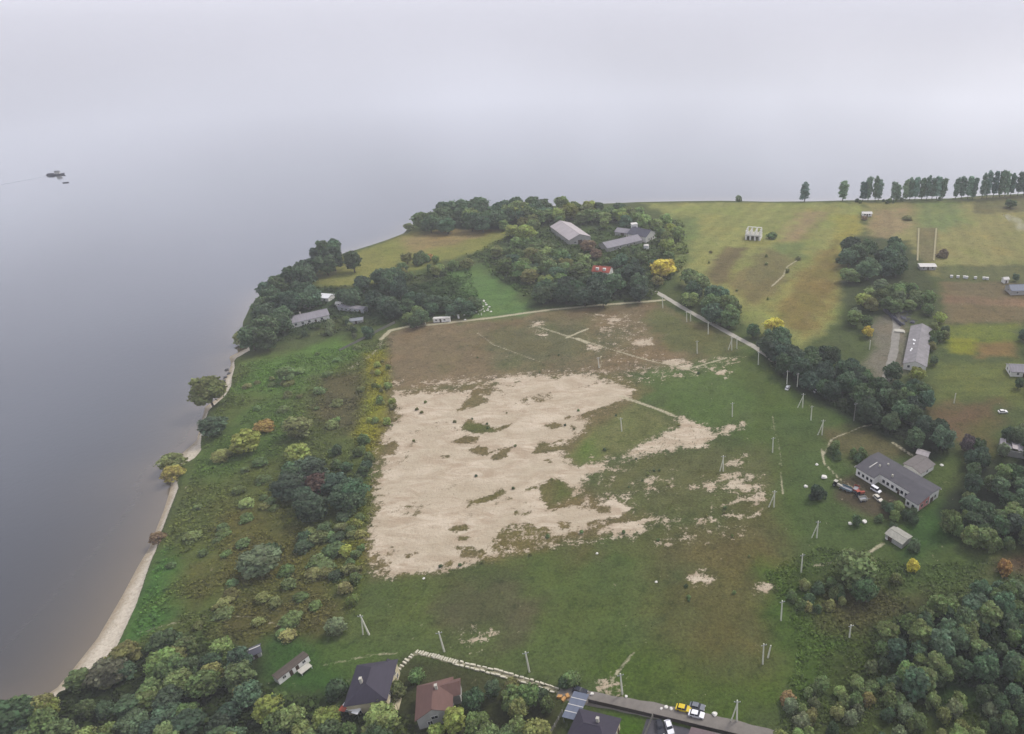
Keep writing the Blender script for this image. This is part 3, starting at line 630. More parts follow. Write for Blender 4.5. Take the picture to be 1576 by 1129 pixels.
# tree belts along the gravel road
grove([(1040,442),(1065,425),(1110,452),(1140,480),(1140,500),(1110,495),(1070,470)], 15, (8, 12), ['broad'], ['mid','mid','light','blue'], 'in the belt along the gravel road', 'trees of the belt along the gravel road', seed=51, sp=.85, ar=(.46, .60))
grove([(1150,498),(1180,510),(1230,530),(1290,545),(1340,585),(1400,620),(1450,660),(1455,690),(1400,672),(1330,630),(1280,600),(1225,580),(1170,532)], 46, (8, 12), ['broad'], ['deep','dark','deep','blue','dark'], 'in the long belt behind the power poles', 'dark trees of the long belt behind the poles', seed=52, sp=0.85, ar=(.40,.52))
tree_at('broad', 1192, 503, 10, 6.2, 'yellow', 'bright yellow tree standing out of the dark tree belt')
tree_at('broad', 1021, 412, 12, 7.6, 'yellow', 'yellow autumn tree at the head of the gravel road')
tree_at('broad', 1030, 395, 8, 4.6, 'mid', 'green tree right behind the yellow autumn tree')
tree_at('broad', 1012, 432, 7, 4.0, 'olive', 'olive tree between the yellow autumn tree and the gravel road')
# centre farm
grove([(828,458),(840,438),(905,430),(985,425),(1000,440),(995,455),(900,462)], 17, (10, 13), ['broad'], ['deep','blue','deep','dark'], 'in the dense row behind the field track', 'dark trees of the row behind the field track', seed=61, sp=0.85, ar=(.46, .60))
grove([(735,395),(790,375),(830,365),(850,385),(905,395),(900,425),(840,435),(770,415)], 34, (9, 13), ['broad','tall'], ['blue','mid','mid','light','light','olive'], 'in the thicket below the grey barn', 'trees of the thicket below the barn', seed=62, sp=.85, ar=(.46, .60))
grove([(770,345),(800,330),(860,318),(930,318),(1000,325),(1050,350),(1055,385),(1030,390),(1010,350),(930,345),(880,335),(840,345),(800,370)], 46, (9, 13), ['broad','tall'], ['mid','light','light','mid','olive','yg','blue'], 'in the wood around the farmstead roofs', 'trees of the wood round the farmstead', seed=63, sp=1, ar=(.46, .60))
tree_at('broad', 865, 312, 12, 6.0, 'light', 'tall pale green tree rising above the wood behind the barn')
tree_at('broad', 905, 378, 9, 5.5, 'red', 'reddish-brown tree between the barn and the farmhouse')
tree_at('broad', 917, 390, 7, 4.6, 'red', 'low brown tree in front of the farmhouse roof')
grove([(910,395),(990,385),(1010,400),(1000,425),(950,425)], 9, (7, 10), ['broad'], ['blue','mid','mid'], 'beside the red roofed ruin', 'trees around the red roofed ruin', seed=64, sp=.9, ar=(.46, .60))
tree_at('bush', 962, 385, 5, 3.6, 'mid', 'round green bush before the low farmhouse roof', cat='shrub')
# far wood
grove([(636,342),(680,322),(740,315),(790,308),(840,312),(850,325),(800,338),(740,345),(660,347)], 36, (11, 15), ['broad'], ['blue','dark','blue','mid'], 'in the wood on the far shore', 'trees of the wood on the far shore', seed=71, sp=0.95, ar=(.46, .60))
tree_at('broad', 628, 344, 6, 4, 'grey', 'pale grey-green tree at the tip of the far wood')
# left headland
grove([(372,520),(385,480),(395,450),(440,415),(475,410),(485,440),(478,465),(440,478),(430,510),(412,530)], 22, (10, 15), ['broad','willow'], ['deep','dark','blue','dark'], 'on the shore beside the long grey roofed house', 'dark trees by the shore house', seed=81, sp=0.9, ar=(.42,.55))
tree_at('willow', 368, 512, 7, 4.5, 'olive', 'olive willow leaning over the water by the shore house')
tree_at('tall', 415, 520, 8, 3, 'grey', 'grey-green conical tree on the lawn of the shore house')
grove([(480,392),(490,362),(520,362),(545,380),(545,405),(500,408)], 7, (12, 17), ['broad','tall'], ['deep','dark','blue'], 'in the clump on the headland point', 'trees of the clump on the headland point', seed=82, sp=.8, ar=(.38,.48))
grove([(515,455),(560,432),(600,420),(625,445),(640,470),(610,478),(540,468)], 15, (9, 13), ['broad'], ['deep','dark','deep','blue'], 'behind the long silver caravan', 'dark trees behind the trailer', seed=83, sp=0.9, ar=(.42,.54))
grove([(605,400),(650,390),(720,405),(725,425),(650,435),(610,430)], 18, (5, 8), ['broad','bush'], ['mid','light','mid','olive'], 'on the rise by the far meadow', 'bushes on the rise by the far meadow', 'shrub', seed=84, sp=.9, ar=(.45, .58))
tree_at('bush', 660, 395, 3.5, 4.0, 'orange', 'rust coloured bush among the green bushes of the rise', cat='shrub')
grove([(590,480),(650,462),(720,445),(745,465),(715,480),(640,495),(600,492)], 18, (6, 9), ['broad'], ['dark','blue','mid','dark'], 'behind the left part of the field track', 'bushes behind the field track', 'shrub', seed=85, sp=.85, ar=(.45, .55))
grove([(440,515),(530,485),(560,500),(560,520),(500,530)], 10, (3, 5), ['bush','broad'], ['mid','dark','grey'], 'on the lawn of the shore house', 'garden bushes of the shore house', 'shrub', seed=86, sp=1.1, ar=(.45, .55))
tree_at('bush', 566, 510, 6, 3.6, 'blue', 'bluish bush beside the plank fence of the shore plot', cat='shrub')
# poplars on the skyline
for px, h in [(1238,17),(1297,18),(1328,17),(1336,22),(1347,22),(1352,19),(1375,17),(1381,15),(1393,19),(1400,20),(1408,20),(1418,20),(1426,21),(1434,19),(1441,20),(1450,19),(1470,19),(1479,20),(1489,20),(1497,19),(1511,22),(1518,24),(1528,23),(1538,24),(1546,22),(1555,20),(1566,21),(1575,22),(1590,22)]:
    yb = 306.5 if px < 1500 else 306.5-(px-1500)*.09
    x, y = P(px, yb, 0.0)
    plant('poplar', x, y, h*1.12, 2.7 if px not in (1238, 1297) else 3.4, rnd.choice([(.13,.19,.155),(.10,.15,.13),(.15,.21,.15)]), 'columnar poplar in the row on the far skyline', 'poplars on the far skyline')
tree_at('bush', 1137, 302, 5.5, 3.6, 'grey', 'faint pale bush alone on the far shore', cat='shrub')
tree_at('broad', 1556, 313, 7, 5, 'dark', 'round dark bush under the skyline poplars', cat='shrub')
grove([(1310,308),(1360,306),(1420,306),(1460,304),(1460,308),(1330,311)], 9, (2, 3.4), ['bush'], ['dark','mid'], 'at the feet of the poplars', 'hedge bushes under the poplars', 'shrub', seed=91, sp=1.2, ar=(.5, .7))
# right middle
grove([(1305,372),(1330,358),(1370,368),(1400,395),(1400,415),(1340,420),(1305,400)], 13, (11, 15), ['broad'], ['deep','dark','blue','dark'], 'in the clump in the far fields', 'trees of the clump in the far fields', seed=92, sp=.75, ar=(.46, .60))
tree_at('broad', 1308, 424, 9, 6.5, 'mid', 'broad green tree below the dark field clump')
grove([(1310,460),(1350,438),(1420,440),(1440,460),(1400,470),(1370,480),(1330,510),(1305,500)], 20, (7, 10), ['broad','tall'], ['olive','mid','light','mid','grey'], 'in the orchard around the ruined farm', 'orchard trees around the ruined farm', seed=93, sp=.9, ar=(.46, .60))
tree_at('broad', 1330, 462, 8, 5, 'yg', 'yellow-green tree in the orchard above the ruined farm')
tree_at('broad', 1336, 510, 6.5, 3, 'yellow', 'golden tree on a pale trunk beside the broken concrete yard')
tree_at('broad', 1447, 488, 6.5, 3.6, 'yg', 'yellowish tree beside the brown ploughed plot')
tree_at('broad', 1428, 475, 6.5, 4.2, 'mid', 'green tree at the white gable of the long ruined barn')
grove([(1432,500),(1455,498),(1455,545),(1440,560),(1430,550)], 8, (5, 7), ['broad'], ['mid','olive','dark'], 'in the hedge along the long ruined barn', 'hedge trees along the ruined barn', seed=94, sp=.85)
tree_at('broad', 1374, 572, 9, 4.4, 'dark', 'dark green tree at the foot of the broken concrete yard')
tree_at('broad', 1412, 575, 6.5, 3.6, 'yg', 'yellow-green tree under the near end of the ruined barn')
grove([(1365,600),(1405,590),(1430,600),(1425,625),(1390,625)], 8, (7, 10), ['broad'], ['mid','dark','blue'], 'between the ruined barn and the dark belt', 'trees between the ruined barn and the belt', seed=95, sp=.85)
grove([(1560,420),(1600,400),(1600,440),(1565,440)], 5, (5, 7), ['broad'], ['dark','blue'], 'next to the blue-grey roof by the hives', 'trees next to the blue-grey roof', seed=96)
grove([(1560,510),(1600,490),(1600,545),(1562,540)], 5, (6, 8), ['broad'], ['dark','blue','deep'], 'behind the grey roofed cottage', 'trees behind the cottage', seed=97)
grove([(1562,590),(1600,580),(1600,640),(1570,620)], 5, (5, 7), ['broad'], ['deep','dark'], 'below the grey roofed cottage', 'trees below the cottage', seed=98)
for px, py, h, r, c, lb in [(1290,400,3,2.2,'dark','small dark bush beside the far field clump'), (1215,388,0,0,0,0), (1229,397,2.5,2.2,'olive','round olive bush at the bend of the field path'), (1212,416,2.4,1.8,'olive','small bush right beside the field path'),
                           (1452,390,5,4.5,'red','brown bush at the end of the pale wall strips'), (1188,362,4,4.4,'mid','green bush against the unfinished white house'), (1330,335,3,3,'red','brown bush under the little white hut'), (1397,335,3,4,'olive','wide olive bush on the far fallow field')]:
    if h: tree_at('bush', px, py, h, r, c, lb, cat='shrub')
grove([(1070,400),(1120,370),(1220,400),(1230,470),(1160,470)], 6, (1.0, 2.0), ['bush'], ['olive','light','olive'], 'on the sloping far fields', 'small bushes on the far fields', 'shrub', seed=99, sp=3, ar=(.6, .9))
# overgrown strip along the shore
tree_at('broad', 318, 600, 15, 7.4, 'olive', 'large round willow on the shore between two sandy coves')
tree_at('broad', 327, 655, 8, 5.6, 'blue', 'bluish round tree on the bank just below the large willow')
tree_at('broad', 260, 703, 6, 4.8, 'olive', 'olive shore bush standing in the water beside the sand spit', cat='shrub')
tree_at('bush', 264, 722, 4.5, 4.2, (.21,.165,.055), 'ochre tinted shore bush on the sand spit', cat='shrub')
tree_at('broad', 377, 680, 8.5, 6.2, 'yg', 'yellow-green round tree in the shore meadow')
tree_at('bush', 407, 655, 4, 4.2, 'orange', 'rust orange bush behind the yellow-green meadow tree', cat='shrub')
tree_at('broad', 458, 657, 8, 5.8, 'olive', 'olive round tree right of the rust orange bush')
tree_at('broad', 458, 697, 7.5, 5.2, 'yg', 'yellowish round tree above the dark purple trees')
tree_at('broad', 440, 575, 7.5, 4.6, 'mid', 'lone green tree in the lush upper shore meadow')
tree_at('broad', 340, 700, 4, 3.5, 'olive', 'pale olive bush in the shore meadow beside the yellow-green tree', cat='shrub')
grove([(432,735),(455,718),(500,710),(545,740),(545,790),(500,805),(440,785)], 11, (7, 10), ['broad'], ['deep','blue','dark'], 'in the thicket beside the bare sand', 'trees of the thicket beside the bare sand', seed=101, sp=0.85, ar=(.46, .60))
tree_at('broad', 455, 740, 7.5, 4.6, 'purple', 'dark purple-leaved tree in the thicket beside the bare sand')
tree_at('broad', 490, 745, 8.5, 4.6, (.10,.062,.058), 'reddish-purple tree in the middle of the thicket')
grove([(500,690),(560,670),(570,700),(560,740),(530,735)], 12, (2.5, 4.5), ['bush','broad'], ['dark','mid','blue'], 'between the thicket and the sand edge', 'bushes between the thicket and the sand edge', 'shrub', seed=102, sp=.9, ar=(.5, .6))
tree_at('broad', 398, 862, 8.5, 6.2, 'grey', 'grey-green round tree alone in the brown meadow')
tree_at('bush', 418, 845, 4, 3, 'dark', 'dark bush touching the grey-green meadow tree', cat='shrub')
tree_at('bush', 385, 880, 3.5, 2.6, 'mid', 'green bush under the grey-green meadow tree', cat='shrub')
tree_at('broad', 517, 962, 5, 3, 'grey', 'grey-green bush near the twin leaning poles', cat='shrub')
tree_at('bush', 240, 822, 3, 2.6, 'red', 'bare brown bush on the bank above the beach', cat='shrub')
tree_at('bush', 470, 825, 3.5, 2.6, 'dark', 'dark bush below the thicket in the shore meadow', cat='shrub')
grove([(430,800),(540,790),(545,860),(530,920),(470,860)], 14, (1.8, 3.4), ['bush'], ['mid','dark','olive'], 'in the meadow below the thicket', 'low bushes below the thicket', 'shrub', seed=103, sp=1, ar=(.9, 1.4))
grove([(280,780),(400,720),(440,800),(380,840),(300,900),(260,870)], 10, (1.2, 2.4), ['bush'], ['mid','olive','mid'], 'in the meadow above the beach', 'scrub clumps above the beach', 'shrub', seed=104, sp=1, ar=(.9, 1.4))
grove([(270,920),(380,910),(470,940),(460,980),(300,965)], 10, (1.4, 3), ['bush'], ['mid','olive','mid'], 'in the meadow next to the beach wood', 'brownish scrub next to the beach wood', 'shrub', seed=105, sp=1, ar=(.9, 1.4))
grove([(400,560),(560,530),(560,620),(440,650),(380,620)], 12, (1.2, 2.6), ['bush'], ['mid','olive','mid'], 'in the lush meadow below the shore house', 'small bushes below the shore house', 'shrub', seed=106, sp=1, ar=(.9, 1.4))
grove([(300,760),(400,700),(470,690),(430,740),(420,830),(520,900),(500,950),(390,930),(290,930),(260,880)], 16, (1.4, 2.8), ['bush'], ['mid','olive','mid','light'], 'in the open shore meadow', 'bushes of the open shore meadow', 'shrub', seed=109, sp=0.9, ar=(.9, 1.4))
grove([(370,580),(480,560),(560,600),(540,680),(480,650),(400,630),(350,640)], 10, (1.2, 2.6), ['bush'], ['mid','olive','mid','light'], 'in the upper shore meadow', 'bushes of the upper shore meadow', 'shrub', seed=110, sp=0.9, ar=(.9, 1.4))
grove([(563,560),(598,545),(606,640),(585,680),(560,690)], 18, (1.4, 3.0), ['bush'], ['yg','yg','light','olive'], 'along the weedy field edge', 'weed bushes along the field edge', 'shrub', seed=107, sp=1.5, ar=(.6, .8))
grove([(540,770),(562,760),(562,880),(540,930),(525,900)], 18, (1.8, 3.4), ['bush'], ['mid','yg','olive','mid'], 'along the hedge at the sand edge', 'hedge bushes along the sand edge', 'shrub', seed=108, sp=1.2, ar=(.55, .75))
for i, (px, py) in enumerate([(655,620),(642,631),(649,636),(700,650),(727,645),(750,653),(751,660),(637,679),(745,614),(780,636),(793,687),(831,574),(890,632),(884,660),(870,655),(948,640),(931,693),(850,738),(936,768),(1045,655),(1000,702),(979,707),(1015,724),(1007,725),(997,730),(1029,747),(968,750),
                              (989,740),(1116,782),(1115,789),(1087,795),(960,820),(895,820),(843,826),(1013,832),(1127,825),(678,872),(708,870),(742,866),(1056,903),(1060,920),(1130,913),(1153,856),(735,550),(860,547),(990,565),(1055,582),(1075,575),(733,733),(790,752),(1060,925),(816,855),(610,645),(604,655)]):
    x, y = P(px, py); s = rnd.uniform(.55, 1.15)
    plant('bush', x, y, s, s*rnd.uniform(.6, .85), rnd.choice(['dark','mid','olive','olive']), 'tiny dark weed tuft dotted on the bare sandy field', 'weed tufts on the sandy field', 'weed', 'weed_tuft')

# rough growth that nobody could count
def weeds(name, poly, n, size, label, seed, k=(1.0, 1.7), tint=(1, 1, 1), blades=4):
    rng = np.random.RandomState(seed); q = PP(poly); x0, x1 = min(p[0] for p in q), max(p[0] for p in q); y0, y1 = min(p[1] for p in q), max(p[1] for p in q)
    X = rng.uniform(x0, x1, n*3); Y = rng.uniform(y0, y1, n*3)
    keep = (sdist(X, Y, q) > 0) & (fbm(X, Y, 7, 3, 3)+rng.uniform(-.2, .2, X.size) > .50); X, Y = X[keep][:n], Y[keep][:n]
    z, dw, db = ground_arr(X, Y); ok = db > .8; X, Y, z = X[ok], Y[ok], z[ok]
    C = ground_color(X, Y)*rng.uniform(*k, (X.size, 1))*np.array(tint)
    V = []; cc = []
    S = rng.uniform(.5, 1.0, X.size)*size
    for b in range(blades):
        px = X+rng.normal(size=X.size)*S*.55; py = Y+rng.normal(size=X.size)*S*.55; pz = z+rng.uniform(.02, .75, X.size)*S; p = np.stack([px, py, pz], 1)
        nr = rng.normal(size=(X.size, 3))*.5+np.array([0, 0, 1.0]); nr /= np.linalg.norm(nr, axis=1)[:, None]
        u = np.cross(nr, rng.normal(size=(X.size, 3))); u /= np.linalg.norm(u, axis=1)[:, None]; v = np.cross(nr, u); s = (S*rng.uniform(.25, .6, X.size))[:, None]
        V.append(np.stack([p-u*s-v*s*.3, p+u*s*.2-v*s, p+u*s+v*s*.3, p-u*s*.2+v*s*.9], 1))
        cc.append(np.repeat((C*rng.uniform(.75, 1.25, (X.size, 1)))[:, None, :], 4, 1))
    V = np.concatenate(V).reshape(-1, 3); cc = np.concatenate(cc).reshape(-1, 3)
    m = bpy.data.meshes.new(name); m.from_pydata(V.tolist(), [], np.arange(len(V)).reshape(-1, 4).tolist()); m.materials.append(WEED); add_attr(m, 'col', cc); m.update()
    o = bpy.data.objects.new(name, m); COL.objects.link(o); o['kind'] = 'stuff'; o['label'] = label; o['category'] = 'weeds'; return o
weeds('tall_weeds', [(370,560),(605,520),(605,640),(583,690),(565,880),(545,960),(420,985),(300,985),(195,990),(240,870),(300,720),(330,640)], 22000, .9, 'rough uncut weeds of the strip between the beach and the bare field', 5)
weeds('meadow_weeds', [(1180,880),(1260,840),(1400,870),(1576,860),(1576,920),(1400,950),(1350,1000),(1380,1060),(1576,1090),(1576,1150),(1190,1150),(1230,1000)], 10000, .9, 'rough weeds of the slope around the dense grove', 6)
weeds('wood_undergrowth', [(0,1095),(60,1078),(130,1052),(200,1005),(300,978),(390,1020),(380,1060),(520,1090),(640,1110),(640,1160),(-20,1170)], 9000, 1.8, 'dense undergrowth of the wood behind the beach', 7, (1.0, 1.8), (1, 1.1, .9))
weeds('grove_undergrowth', [(1350,970),(1430,935),(1600,900),(1600,1060),(1460,1050),(1400,1065)], 5000, 1.8, 'dense undergrowth of the grove by the weedy slope', 8, (1.0, 1.8), (1, 1.1, .9))
weeds('belt_undergrowth', [(1160,520),(1300,580),(1460,690),(1440,705),(1300,635),(1190,570)], 4000, 1.6, 'undergrowth of the tree belt behind the poles', 9, (1.0, 1.7))
weeds('farm_undergrowth', [(720,395),(820,340),(1050,340),(1060,400),(1000,462),(828,468)], 9000, 2.0, 'undergrowth of the wood round the farmstead', 10, (.8, 1.4), (1, 1.04, .95))
weeds('headland_undergrowth', [(385,530),(395,480),(450,445),(600,435),(720,405),(740,470),(600,497),(480,520)], 7000, 1.5, 'undergrowth of the headland gardens', 12, (.8, 1.4))
weeds('field_weeds', [(600,520),(1010,465),(1160,535),(1250,650),(1190,880),(1190,1030),(1000,1060),(640,1000),(545,950),(575,885),(750,862),(860,830),(1000,800),(960,700),(990,600)], 12000, .45, 'short tufts of the dry field grass', 13, (.75, 1.35), blades=2)

# ------------------------------------------------------------------ buildings
WHITEW = M('whitewashed_wall', (238, 235, 228), .85, .12, .5); CREAM = M('cream_wall', (206, 194, 160), .85, .12, .5); GREYW = M('grey_wall', (176, 174, 168), .9, .15, .5)
SLATE = M('grey_slate_roof', (98, 96, 100), .9, .22, .7, streak=(1, .25, 1)); PURP = M('purple_tile_roof', (60, 55, 68), .7, .14, .9, streak=(.4, 1.5, 1)); BROWN = M('brown_tile_roof', (112, 84, 76), .8, .14, .9, streak=(.4, 1.5, 1))
PALE = M('pale_sheet_roof', (178, 170, 168), .85, .2, .5, streak=(2.0, .2, 1)); GREYR = M('grey_sheet_roof', (146, 142, 146), .85, .2, .6, streak=(2, .2, 1)); DARKR = M('dark_roof', (88, 88, 98), .9, .25, .4)
GLASS = M('dark_glass', (40, 44, 52), .15, .1); FRAME = M('window_frame', (226, 224, 218), .6, .05); DOOR = M('door_wood', (84, 66, 54), .8, .15); TRIM = M('white_trim', (212, 208, 200), .7, .12)
CONC = M('concrete', (190, 186, 172), .9, .15, .8); PINK = M('pink_wall', (204, 138, 132), .85, .1); WOOD = M('weathered_wood', (124, 122, 114), .9, .2, 1.2); RUST = M('rust_red', (168, 84, 66), .8, .25, .8)
STEEL = M('galvanised_steel', (150, 152, 156), .5, .15, 1, .3); WHITE = M('white_paint', (232, 232, 230), .4, .05); BLACK = M('black_rubber', (32, 32, 34), .8, .1); BLUES = M('blue_grey_sheet', (104, 112, 128), .55, .12, .5, streak=(2, .2, 1))

def window(parent, side, u, z, L_, W_, ww=1.1, wh=1.3, fm=None):
    """side: S/N faces at y=-W/2/+W/2, E/W faces at x=+L/2/-L/2; u along the wall"""
    def bx(b, a0, a1, d0, d1, z0, z1):
        if side == 'S': b.box(u+a0, u+a1, -W_/2-d1, -W_/2-d0, z0, z1)
        elif side == 'N': b.box(u+a0, u+a1, W_/2+d0, W_/2+d1, z0, z1)
        elif side == 'E': b.box(L_/2+d0, L_/2+d1, u+a0, u+a1, z0, z1)
        else: b.box(-L_/2-d1, -L_/2-d0, u+a0, u+a1, z0, z1)
    f = MB(); t = .09
    bx(f, -ww/2-t, -ww/2, -.06, .06, z-t, z+wh+t); bx(f, ww/2, ww/2+t, -.06, .06, z-t, z+wh+t); bx(f, -ww/2, ww/2, -.06, .06, z-t, z); bx(f, -ww/2, ww/2, -.06, .06, z+wh, z+wh+t); bx(f, -.035, .035, -.03, .05, z, z+wh)
    o = f.build('window', fm or FRAME, parent); g = MB()
    bx(g, -ww/2, -.036, -.05, .015, z+.002, z+wh-.002); g.build('pane', GLASS, o); g = MB(); bx(g, .036, ww/2, -.05, .015, z+.002, z+wh-.002); g.build('pane', GLASS, o)
    return o
def doorway(parent, side, u, L_, W_, ww=1.0, wh=2.05, mat=None):
    b = MB(); h = MB()
    if side in 'SN':
        s = -1 if side == 'S' else 1; y = s*W_/2; b.box(u-ww/2, u+ww/2, min(y, y+s*.05), max(y, y+s*.05), .02, wh); h.box(u+ww/2-.18, u+ww/2-.08, min(y+s*.05, y+s*.11), max(y+s*.05, y+s*.11), 1.0, 1.08)
    else:
        s = -1 if side == 'W' else 1; x = s*L_/2; b.box(min(x, x+s*.05), max(x, x+s*.05), u-ww/2, u+ww/2, .02, wh); h.box(min(x+s*.05, x+s*.11), max(x+s*.05, x+s*.11), u+ww/2-.18, u+ww/2-.08, 1.0, 1.08)
    o = b.build('door', mat or DOOR, parent); h.build('handle', STEEL, o); return o
def gable(name, label, cat, loc, ang, L_, W_, h, rh, wall, roof, wins=(), doors=(), chim=(), hip=0.0, over=.45, hipe=None, group=None, ridge=None):
    t = thing(name, label, cat, loc, math.radians(ang), group); a, c = L_/2, W_/2
    he = hip if hipe is None else hipe
    b = MB(); b.box(-a, a, -c, c, -.6, h)
    z1 = h+rh-.14
    if hip == 0: b.add([(-a,-c,h-.01),(-a,c,h-.01),(-a,0,z1),(-a+.2,-c,h-.01),(-a+.2,c,h-.01),(-a+.2,0,z1)], [(0,2,1),(3,4,5),(0,3,5,2),(1,2,5,4),(0,1,4,3)])
    if he == 0: b.add([(a,-c,h-.01),(a,c,h-.01),(a,0,z1),(a-.2,-c,h-.01),(a-.2,c,h-.01),(a-.2,0,z1)], [(0,1,2),(3,5,4),(0,2,5,3),(1,4,5,2),(0,3,4,1)])
    b.build('wall', wall, t)
    k = rh/c; ao, co = a+over, c+over; ze = h-over*k; r0 = -a-over if hip == 0 else -a+hip; r1 = a+over if he == 0 else a-he; zr = h+rh; T = .16
    v = [(-ao,-co,ze),(ao,-co,ze),(ao,co,ze),(-ao,co,ze),(r0,0,zr),(r1,0,zr)]; v2 = [(x,y,z-T) for x,y,z in v]
    fs = [(0,1,5,4),(2,3,4,5),(7,6,10,11),(9,8,11,10),(0,6,7,1),(2,8,9,3)]
    fs += [(3,0,4),(9,10,6),(3,9,6,0)] if hip else [(0,4,10,6),(4,3,9,10)]
    fs += [(1,2,5),(7,11,8),(1,7,8,2)] if he else [(5,1,7,11),(2,5,11,8)]
    ro = MB().add(v+v2, fs).build('roof', roof, t)
    MB().box(r0+.1, r1-.1, -.14, .14, zr-.05, zr+.07).build('ridge_cap', ridge or roof, ro)
    for (x, y) in chim:
        MB().box(x-.35, x+.35, y-.3, y+.3, h+.2, h+rh+.9).box(x-.42, x+.42, y-.37, y+.37, h+rh+.9, h+rh+1.02).build('chimney', CONC, ro)
    for wd in wins: window(t, wd[0], wd[1], wd[2] if len(wd) > 2 else 1.0, L_, W_, *(wd[3:5] if len(wd) > 4 else ()))
    for d in doors: doorway(t, d[0], d[1], L_, W_, *(d[2:] if len(d) > 2 else ()))
    return t
def ctr(*px, z=0.0):
    x = [P(a, b, z) for a, b in px]; cx = sum(p[0] for p in x)/len(x); cy = sum(p[1] for p in x)/len(x); return (cx, cy, gz(cx, cy))

# purple roofed house
t = gable('purple_roof_house', 'cream walled house with a big dark purple hipped roof', 'house', ctr((572,1050), z=5.2), -80, 12.0, 10.0, 5.6, 2.8, CREAM, PURP,
          [('N',-4,.9),('N',-1.5,.9),('N',1.4,.9),('N',4.2,.9),('N',-3,3.2,1.0,1.0),('N',3,3.2,1.0,1.0),('E',-2.4,1),('E',2.2,1),('W',-2,1),('W',2,1),('S',-3,1),('S',2,1)], [('N',0,1.1,2.1)], [(1.5,-1.6)], hip=3.6, hipe=3.2)
MB().add([(-6.6,1.2,4.3),(-6.6,4.4,4.3),(-6.6,2.8,6.0),(-2.6,2.8,6.0),(-4.2,1.2,4.6),(-4.2,4.4,4.6)], [(0,2,1),(0,4,3,2),(1,2,3,5),(0,1,5,4),(3,4,5)]).build('dormer', PURP, t)
MB().box(2.5,6.0,5.3,7.2,-.4,.35).box(2.6,2.75,7.0,7.15,.35,2.6).box(5.8,5.95,7.0,7.15,.35,2.6).build('porch', CREAM, t)
# canopy with white and red sheets
cx, cy, cz = ctr((541,1088), z=3.3); t = thing('canopy', 'low canopy of white panels and a rust red panel at the purple house', 'canopy', (cx, cy, cz), math.radians(-12))
for sx in (-2.6, 2.6):
    for sy in (-1.3, 1.3): MB().tube((sx,sy,-.4),(sx,sy,3.1),.07,.07,8).build('post', STEEL, t)
MB().box(-2.8,2.8,-1.35,-1.2,3.1,3.22).box(-2.8,2.8,1.2,1.35,3.1,3.22).build('beam', STEEL, t)
for i, (x0, x1, y0, y1, m_) in enumerate([(-2.8,-.9,.02,1.6,WHITE),(-2.9,-1.0,-1.6,-.02,RUST),(-.86,.9,-1.0,.6,WHITE),(.96,2.8,-1.5,.2,WHITE)]): MB().box(x0,x1,y0,y1,3.23,3.29).build('panel', m_, t)
# brown roofed house
t = gable('brown_roof_house', 'pale grey house with a brown tiled cross roof and white chimney', 'house', ctr((668,1072), z=5.0), -72, 10.0, 8.5, 4.4, 2.6, GREYW, BROWN,
          [('E',0,2.6,1.6,1.1),('E',-1.4,.8),('N',-3,1),('N',.5,1),('N',3.2,1),('S',-2,1),('S',2,1)], [('E',2.2,1.0,2.0)], [(-1.0,.9)], hip=2.6, hipe=0)
MB().add([(-4.6,1.5,3.9),(.8,1.5,3.9),(.8,6.6,3.9),(-4.6,6.6,3.9),(-1.9,1.0,6.1),(-1.9,6.6,6.1)], [(0,1,4),(1,2,5,4),(3,0,4,5),(2,3,5),(0,3,2,1)]).build('wing_roof', BROWN, t)
MB().box(-4.2,.4,4.26,6.2,-.5,3.95).build('wing_wall', GREYW, t)
# white shed and concrete table
t = gable('white_shed', 'long narrow whitewashed shed with dark doors and a flat brown roof', 'shed', ctr((448,1026), z=1.5), 60, 9.0, 2.6, 2.4, .35, WHITEW, M('brown_felt', (92, 82, 74), .9, .15), [('S',-2.8,1.0,.8,.9),('S',2.9,1.0,.8,.9),('E',0,1.0,.8,.9)], [('S',-.9,.9,2.0),('S',.9,.9,2.0)], over=.12)
t = thing('concrete_table', 'grey concrete slab table with white pipe legs by the white shed', 'table', ctr((470,1031)), math.radians(58))
MB().box(-1.6,1.6,-1.1,1.1,.85,1.0).build('table_top', CONC, t)
for sx in (-1.4, 1.4):
    for sy in (-.9, .9): MB().tube((sx,sy,-.3),(sx,sy,.85),.08,.08,8).build('leg', WHITE, t)
t = gable('brick_hut', 'tiny grey hut with white edges in the beach wood', 'hut', ctr((389,1003), z=1.5), 35, 3.6, 2.8, 2.2, .7, GREYW, DARKR, [('E',0,.9,.7,.7)], [('S',.5,.8,1.9)], ridge=TRIM)
# second purple roof, carport and yards along the road
t = gable('dark_purple_house', 'house with a dark purple hipped roof next to the carport', 'house', ctr((912,1122), z=4.6), -14, 11.0, 9.0, 4.2, 2.4, CREAM, PURP, [('E',-2,1),('E',1.5,1),('S',-3,1),('S',0,1),('S',3,1),('N',-2,1),('N',2.5,1)], [('E',3.2,1.0,2.0)], [(1,1.4)], hip=3.2)
t = thing('carport', 'carport of blue-grey roof sheets with pale seams beside the road', 'carport', ctr((886,1086), z=2.6), math.radians(-14))
for sx in (-1.9, 1.9):
    for sy in (-3.6, 0, 3.6): MB().box(sx-.07,sx+.07,sy-.07,sy+.07,-.4,2.5).build('post', STEEL, t)
for i in range(4):
    y0 = -4+i*2.0; MB().box(-2.2,2.2,y0+.09,y0+1.91,2.5,2.58).build('roof_sheet', BLUES, t)
    if i: MB().box(-2.2,2.2,y0-.08,y0+.08,2.5,2.63).build('seam', TRIM, t)
